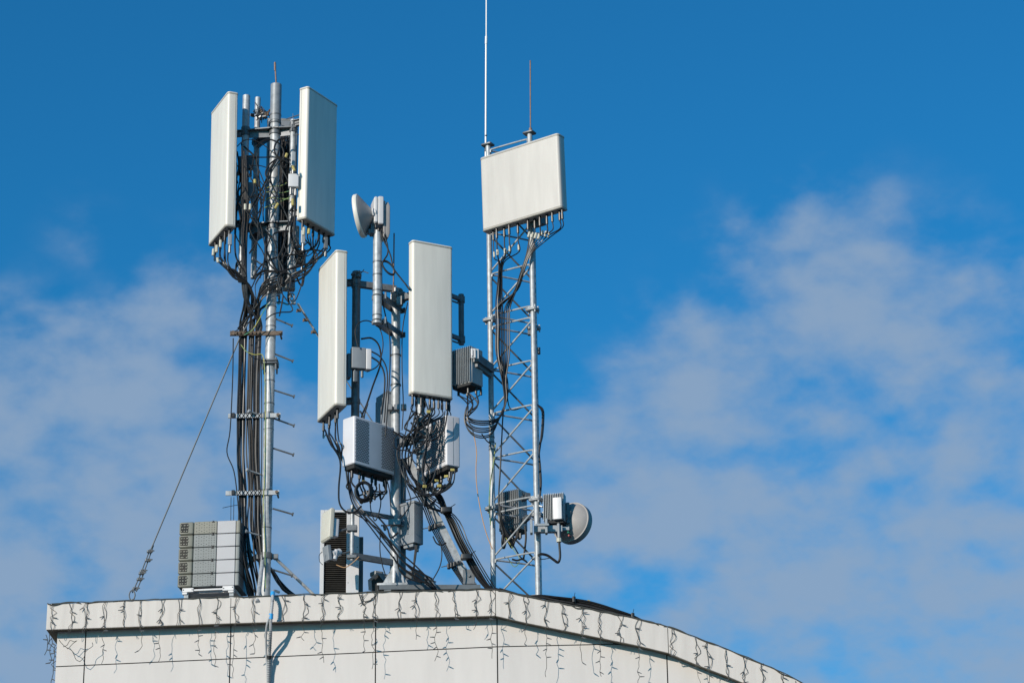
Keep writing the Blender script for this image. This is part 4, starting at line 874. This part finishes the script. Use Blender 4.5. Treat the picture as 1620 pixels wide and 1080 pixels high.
# small side antennas on their pipe
a0, a1 = P(557.5, 886, 28.4), P(557.5, 799, 28.4); a0.x = a1.x
MB().cyl(a0, a1, .026, 16).build('side_pipe', 'galv', m2)
b = MB()
for y, h_ in ((808, .045), (879, .07)):
    z = P(557, y, 28.4).z; b.bar((a1.x + .02, 28.4, z), (X2 - .04, Y2 - .05, z - .0), .05, h_); b.cyl((a1.x, 28.4, z - .03), (a1.x, 28.4, z + .03), .034, 14)
each(b, 'side_arm', 'galvd', m2)
b = MB()
for y in (834, 838, 881, 809): z = P(557, y, 28.4).z; b.rbox(fr((a1.x, 28.4, z)), -.06, .06, -.05, .04, -.02, .02, .004)
each(b, 'arm_clamp', 'galvd', m2)
t = thing('small_antenna', 'small flat beige antenna plate facing left in front of the dark louvred cabinet', 'antenna', P(515, 862, 28.3))
F = fr(P(520.5, 850, 28.2), -62, -3); MB().rbox(F, -.26, 0, 0, .055, 0, .38, .008, .008, 3, .02).build('radome', 'cream', t)
MB().rbox(F, -.12, -.02, .055, .13, .04, .26, .01).build('rear_housing', 'lilac', t); MB().cyl(F(-.06, .09, .1), P(554, 835, 28.38), .014, 8).build('stalk', 'galvd', t)
t = thing('camera', 'small grey tilted camera below the beige antenna plate', 'camera', P(517, 890, 28.3))
F = fr(P(519.5, 877, 28.2), -58, 8); MB().rbox(F, -.13, 0, 0, .05, -.06, .12, .008).build('housing', 'box', t)
MB().cyl(P(525, 877, 28.27), P(537, 873, 28.36), .045, 18).cyl(P(529, 885, 28.27), P(532, 870, 28.3), .03, 14).build('joint', 'white', t); MB().cyl(P(537, 876, 28.33), P(556, 872, 28.4), .012, 8).build('stalk', 'galvd', t)
cable([(511, 893), (506, 888), (505, 878), (510, 872)], 28.2, .004, 'thin lead looping around the small grey camera'); cable([(532, 893), (546, 897), (560, 888), (568, 880)], 28.3, .006, 'brown lead under the short white pipe', m='orange')
# louvred cabinet
t = thing('condenser_cabinet', 'tall cabinet with white frame and dark louvred coil behind the parapet', 'cabinet', P(540, 940, 28.9))
F = fr(Vector((P(505.5, 935, 28.75).x, 28.75, ZR)), 4); hc = P(506, 806, 28.75).z - ZR; W = .0
def xl(px): return (P(px, 870, 28.75).x - P(505.5, 870, 28.75).x) / math.cos(R(4))
MB().rbox(F, 0, xl(512), 0, .5, 0, hc, .004).rbox(F, xl(547), xl(567), 0, .05, 0, hc, .004).rbox(F, xl(512), xl(547), 0, .05, hc - .03, hc, .002).rbox(F, xl(512), xl(567), .05, .5, hc - .02, hc - .002, .002).build('frame', 'white', t)
lv = MB()
for k in range(46): z = .02 + k * (hc - .06) / 46; lv.rbox(F, xl(512) + .001, xl(547) - .001, .025, .05, z, z + .011, .001, bev=.001)
lv.build('louvre', 'coil', t); MB().rbox(F, xl(512), xl(547), .06, .45, 0, hc - .03, .002).build('coil', 'coil', t)
MB().rbox(F, xl(567) - .02, xl(567) + .001, .05, .5, 0, hc - .02, .002).build('side_panel', 'cream', t)
MB().rbox(F, xl(567) + .0015, xl(567) + .05, .12, .5, 0, hc - .3, .002).build('side_duct', 'alud', t)
dots(F, [(xl(550), .12 + k * .22) for k in range(4)] + [(xl(564), .12 + k * .22) for k in range(4)], .006).build('screw', 'dark', t)
# hood
t = thing('vent_hood', 'grey sheet metal vent hood with dark mouth beside the base of the middle mast', 'vent', P(610, 935, 28.9))
F = fr(P(597, 934, 28.75), 38); b = MB()
def hp(x, z): return [F(x, 0, z)]
prof_h = [(-.02, .0), (-.10, .10), (0, .20), (.08, .10), (.02, .0)]
A = [P(x, y, 28.80) for (x, y) in ((583, 933), (582, 917), (596, 905), (607, 919), (595, 934))]
bk2 = Vector((.42, .30, 0))
n = len(A); k0 = len(b.v); b.v += A + [p + bk2 for p in A]
for i in range(n): j = (i + 1) % n; b.f.append((k0 + i, k0 + j, k0 + n + j, k0 + n + i))
b.f.append(tuple(k0 + n + i for i in range(n))); b.build('duct', 'alu', t)
b = MB(); c = sum(A, Vector()) / n; b.v += [c + (p - c) * .98 + Vector((.02, .03, 0)) for p in A]; b.f.append(tuple(range(n))); b.build('mouth', 'dark', t)
MB().rbox(fr(P(592, 906, 28.85), 35), -.0, .12, -.02, .1, -.02, .03).build('flap', 'alu', t)
MB().rbox(fr(Vector((P(600, 930, 29).x, 29.05, ZR)), 38), -.1, .35, -.1, .15, 0, .3).build('duct_base', 'alu', t)
t = thing('vent_hood', 'low grey cowl behind the cables at the right of the middle mast base', 'vent', P(675, 935, 29.1))
A = [P(x, y, 29.1) for (x, y) in ((632, 935), (640, 903), (662, 901), (685, 915), (690, 935))]
MB().prism(A, Vector((.05, .4, 0))).build('duct', 'alud', t)

# ================================================================ STACKED RECTIFIERS
Yr = 28.84; F = fr(P(281, 930, Yr), -6); sc_ = P(281, 930, Yr)
Wd = (P(378, 927, Yr - .06) - sc_).length; hz = (P(281, 826.5, Yr).z - sc_.z) / 5
def fx(px): return (P(px, 880, Yr).x - P(281, 880, Yr).x) / math.cos(R(6))
ords = ('bottom', 'second from the bottom', 'middle', 'second from the top', 'topmost')
for k in range(5):
    z0 = k * hz + .004; z1_ = (k + 1) * hz - .004; zh = z1_ - z0
    t = thing('rectifier_module', ords[k] + (' module, with brownish front,' if k == 4 else ' grey module') + ' of the five stacked rectifiers left of the tall mast', 'equipment module', F(Wd / 2, .25, z0), 'stacked rectifier modules')
    F5 = F
    MB().rbox(F, .01, Wd - .002, .012, .5, z0, z1_, .004).build('housing', 'alud', t)
    MB().rbox(F, .0, fx(304.5), -.03, .02, z0, z1_, .02, .003, 3, .012).build('fan_bezel', 'bezel', t)
    f2 = MB().rbox(F, .018, fx(296), -.034, -.02, z0 + .022, z1_ - .018, .004).build('fan_window', 'dark' if k in (0, 4) else 'coil', t)
    gr = MB(); random.seed(k)
    for i in range(9): a_ = .022 + (i % 3) * .033 + random.uniform(0, .01); zz_ = z0 + .03 + (i // 3) * .036; gr.rbox(F, a_, a_ + .014 + random.uniform(0, .012), -.040, -.03, zz_, zz_ + .016, .002)
    gr.build('fan_guard', 'bezel', t)
    MB().rbox(F, fx(305), fx(341.5), -.022, .02, z0, z1_, .004).build('perforated_cover', 'bezel' if k == 4 else 'perf', t)
    pts = []
    for i in range(8):
        for j2 in range(5 if i % 2 or i > 4 else 3): pts.append((fx(309 + i * 4.1), z0 + zh * ((j2 + .6) / 5.2 if (i % 2 or i > 4) else (j2 + .7) / 3.4)))
    dots(F, pts, .0055, 5, off=-.0235).build('perforation', 'dark', t)
    MB().rbox(F, fx(334), fx(337), -.026, -.018, z1_ - .018, z1_ + .003, .002).rbox(F, fx(334), fx(337), -.026, -.018, z0 - .003, z0 + .012, .002).build('latch', 'black', t)
    MB().rbox(F, fx(342), fx(371.5), -.012, .02, z0, z1_, .003).build('plain_cover', 'cover', t)
    MB().rbox(F, fx(371.8), Wd, -.006, .05, z0 + .001, z1_ - .001, .008).build('corner_trim', 'perf' if k < 4 else 'bezel', t)
t = thing('rack_stand', 'white bolted stand carrying the stacked rectifiers above the parapet', 'stand', Vector((F(.4, .25, 0).x, F(.4, .25, 0).y, ZR)))
b = MB(); zb = -.085
def wz(p): return p
b.rbox(F, fx(289), fx(307), -.02, .06, -.058, -.006, .004).rbox(F, fx(289), fx(297), -.018, .05, zb, -.058, .004).rbox(F, fx(353), fx(371), -.02, .06, -.058, .0, .004).rbox(F, fx(362), fx(371), -.018, .05, zb, -.058, .004).rbox(F, fx(307), fx(353), -.01, .03, -.045, -.022, .004)
b.rbox(F, fx(289), fx(371), .1, .45, -.05, -.01, .004)
b.build('rail', 'white', t)
b = MB()
for (x, y) in ((291, .0), (363, .0), (291, .4), (363, .4)):
    p = F(fx(x), y, zb); q = Vector((p.x + .03, p.y + .02, ZR - .02)); b.bar(q, Vector((q.x, q.y, F(0, 0, -.03).z)), .05, .05)
each(b, 'leg', 'galv', t); dots(F, [(fx(291), -.03), (fx(305), -.03), (fx(369), -.02), (fx(355), -.03)], .008, 6, off=-.0215).build('screw', 'dark', t)
MB().prism([F(.01, .03, -.005), F(.10, .03, -.11), F(.10, .35, -.11), F(.01, .35, -.005)], Vector((0, 0, .006))).build('drip_tray', 'alud', t)

# ================================================================ PARAPET CLUTTER
random.seed(21)
FGp = 'black feeder cables lying along the sloping parapet'
for k in range(6):
    pts = [(760 + k * 6, 931 - k * .2), (800 + k * 3, 936 + k * .3), (835, 942 + k * .5), (857, 941.5 + k * .8), (880, 944 + k * 1.6), (907, 947 + k * 2.2), (931, 951 + k * 2.4), (953, 957 + k * 2.3), (977, 965 + k * 1.8), (1000, 973 + k * 1.), (1022, 983 + k * .5), (1046, 987.5 + k * .3)]
    tg = ((P(929, 951 + k * 2, 28.12), P(933, 951.8 + k * 2, 28.12)),) if k in (0, 2) else ()
    cable([onf(a, b_, .10 + .02 * (k % 3)) for a, b_ in pts], 0, (.012, .011, .013, .009, .010, .008)[k], 'black feeder cable lying on the sloping right part of the parapet', FGp, m='grey_cable' if k % 2 else 'black', tags=tg, tagm='ytag')  # every other cable greyer, its colour standing in for highlights
for (x, y) in ((908, 946), (1001, 972)):
    p = onf(x, y, .09); solo(MB().rbox(fr(p), -.02, .02, -.03, .06, -.05, .018, .01).tube([p + Vector((.0, 0, .01)), p + Vector((.015, 0, .07))], .003, 4, 1), 'cable_tie', 'black', ('left' if x < 950 else 'right') + ' tie around the cables on the sloping parapet', 'cable tie', 'ties on the parapet cables')
# conduit over the edge
t = thing('cable_drop', 'corrugated grey conduit with blue tape hanging over the parapet below the tall mast', 'conduit', onf(427, 1000, -.05))
cp = [onf(441, 936, .35), onf(434, 934, .12), onf(431.5, 939, -.05), onf(431, 950, -.12), onf(428.5, 975, -.13), onf(428, 1000, -.06), onf(426.5, 1030, .07), onf(425, 1060, .11), onf(424.5, 1100, .13)]
cb = MB().tube(cp, .017, 8, 5); cor = cb.build('corrugated_pipe', 'conduit', t)
rg = MB()
for a_, b_ in zip(cp[2:], cp[3:]):
    n = int((b_ - a_).length / .02)
    for i in range(n): q = a_.lerp(b_, i / n); rg.cyl(q, q + (b_ - a_).normalized() * .008, .021, 8)
rg.build('rib', 'alud', cor)
MB().tube([onf(427, 972, -.14), onf(423, 985, -.12), onf(421, 1000, -.05), onf(421, 1030, .08), onf(423, 1060, .12), onf(424, 1100, .14)], .013, 8).build('smooth_pipe', 'conduit', t)
for (a_, b_) in ((cp[2] - (cp[3] - cp[2]) * .2, cp[2].lerp(cp[3], .35)), (cp[4].lerp(cp[3], .2), cp[4].lerp(cp[5], .15))): MB().cyl(a_, b_, .027, 10).build('blue_tape', 'blue', t)
MB().cyl(onf(426.4, 1036, .07), onf(426, 1041, .08), .034, 8).build('tie', 'black', t)

# icicle lights
fl = thing('fairy_lights', 'unlit icicle light string draped along the whole top of the parapet', 'light string', Vector((C0.x, Yf(C0.x) - .02, ztop(C0.x))))
wire = []
Xp = XL
k = 0
while Xp < XR - .4:
    zt2 = ztop(Xp)
    if k % 2 == 0: wire.append(Vector((Xp, Yf(Xp) - .012, zt2 + .004)))
    else: wire.append(Vector((Xp, Yf(Xp) + (.01 if random.random() < .6 else -.012), zt2 + random.choice((.010, .012, -.02, .006)))))
    Xp += random.uniform(.07, .13); k += 1
MB().tube(wire, .0065, 5, 3).tube([Vector((p.x + .05, Yf(p.x + .05) - .01, ztop(p.x + .05) + random.uniform(-.004, .010))) for p in wire], .0055, 5, 3).build('main_wire', 'wirel', fl)
ST = {83: 45, 112: 46, 135: 50, 166: 100, 197: 46, 224: 80, 256: 100, 283: 42, 315: 90, 344: 108, 372: 130, 403: 92, 448: 40, 481: 74, 512: 108, 536: 44, 575: 92, 592: 120, 631: 42, 658: 76, 690: 110, 718: 44, 752: 62, 776: 108, 806: 46, 831: 74, 864: 120, 891: 44, 921: 86, 948: 102, 979: 44, 1007: 120, 1060: 44, 1099: 84, 1116: 90, 1147: 48, 1172: 80, 1200: 90, 1233: 60, 1255: 60}
def strand(p0, ln, free):
    n = max(3, int(ln / .055)); a = []; b_ = []; j = lambda s: random.uniform(-s, s); x = 0
    for i in range(n + 1):
        z = -ln * i / n; x += j(.012); x *= .8
        y = -.012 + (j(.008) if i else 0)
        a.append(p0 + Vector((x + j(.018), y, z + j(.008)))); b_.append(p0 + Vector((x + .012 + j(.042), y - .004, z + j(.008))))
    return a, b_
for px, ln in ST.items():
    p0 = onf(px, 960); p0 = Vector((p0.x, Yf(p0.x), ztop(p0.x))); L_ = ln / 133.
    a, b_ = strand(p0, L_, True); half = a[:max(3, int(len(a) * min(1, .34 / L_)) + 1)]
    o = MB().tube(a, .0030, 4, 2).tube(b_[:len(half)], .0030, 4, 2).build('strand', 'wirel', fl)
    pos = sorted(random.sample(range(1, len(a)), max(2, int(len(a) * .42))))
    for q in pos[:6]:
        s = 1 if random.random() < .6 else -1; p = a[q]; d = Vector((s * random.uniform(.5, 1.), -.3, random.uniform(-.75, .1))).normalized()
        MB().tube([p, p + d * .012], .004, 4, 1).cyl(p + d * .010, p + d * .058, .0075, 6, r2=.004).build('bulb', 'bulb', o)
# strand tangle at the left corner, hanging on the side
for k, (x, y, l_, yo) in enumerate(((74, 1003, .25, .25), (82, 1010, .3, .5), (86, 1022, .62, .7))):
    p0 = P(x, y, Yf(XL) + yo * .6); a, b_ = strand(p0, l_, True); o = MB().tube(a, .0042, 4, 2).tube(b_[:max(3, len(b_) // 2)], .0042, 4, 2).build('strand', 'wirel', fl)
    for q in range(1, len(a), 2):
        p = a[q]; d = Vector((random.choice((-1, 1)) * .8, -.2, random.uniform(-.6, .2))).normalized(); MB().cyl(p, p + d * .055, .0085, 6, r2=.005).build('bulb', 'bulb', o)
# tangled swag near the left corner and by the joint
for pts in ([(92, 1010), (101, 1020), (112, 1030), (121, 1043), (128, 1046), (136, 1030), (146, 1020), (148, 1008)], [(100, 1022), (112, 1014), (124, 1012), (110, 1024), (104, 1026)]):
    MB().tube([onf(a_ + random.uniform(-2, 2) + (c2_ - a_) * f_, b__ + random.uniform(-2, 2) + (d2_ - b__) * f_, .02) for (a_, b__), (c2_, d2_) in zip(pts, pts[1:]) for f_ in (0, .5)], .0036, 4, 2).build('strand', 'wirel', fl)
MB().tube([onf(a_, b__, -.012) for a_, b__ in ((571, 940), (575, 950), (582, 950), (590, 946), (596, 938))], .0045, 4, 3).tube([onf(a_, b__, -.014) for a_, b__ in ((568, 939), (574, 956), (579, 952), (588, 948), (597, 936))], .0045, 4, 3).build('strand', 'wirel', fl)

for o in bpy.data.objects:
    if '_o' in o: del o['_o']
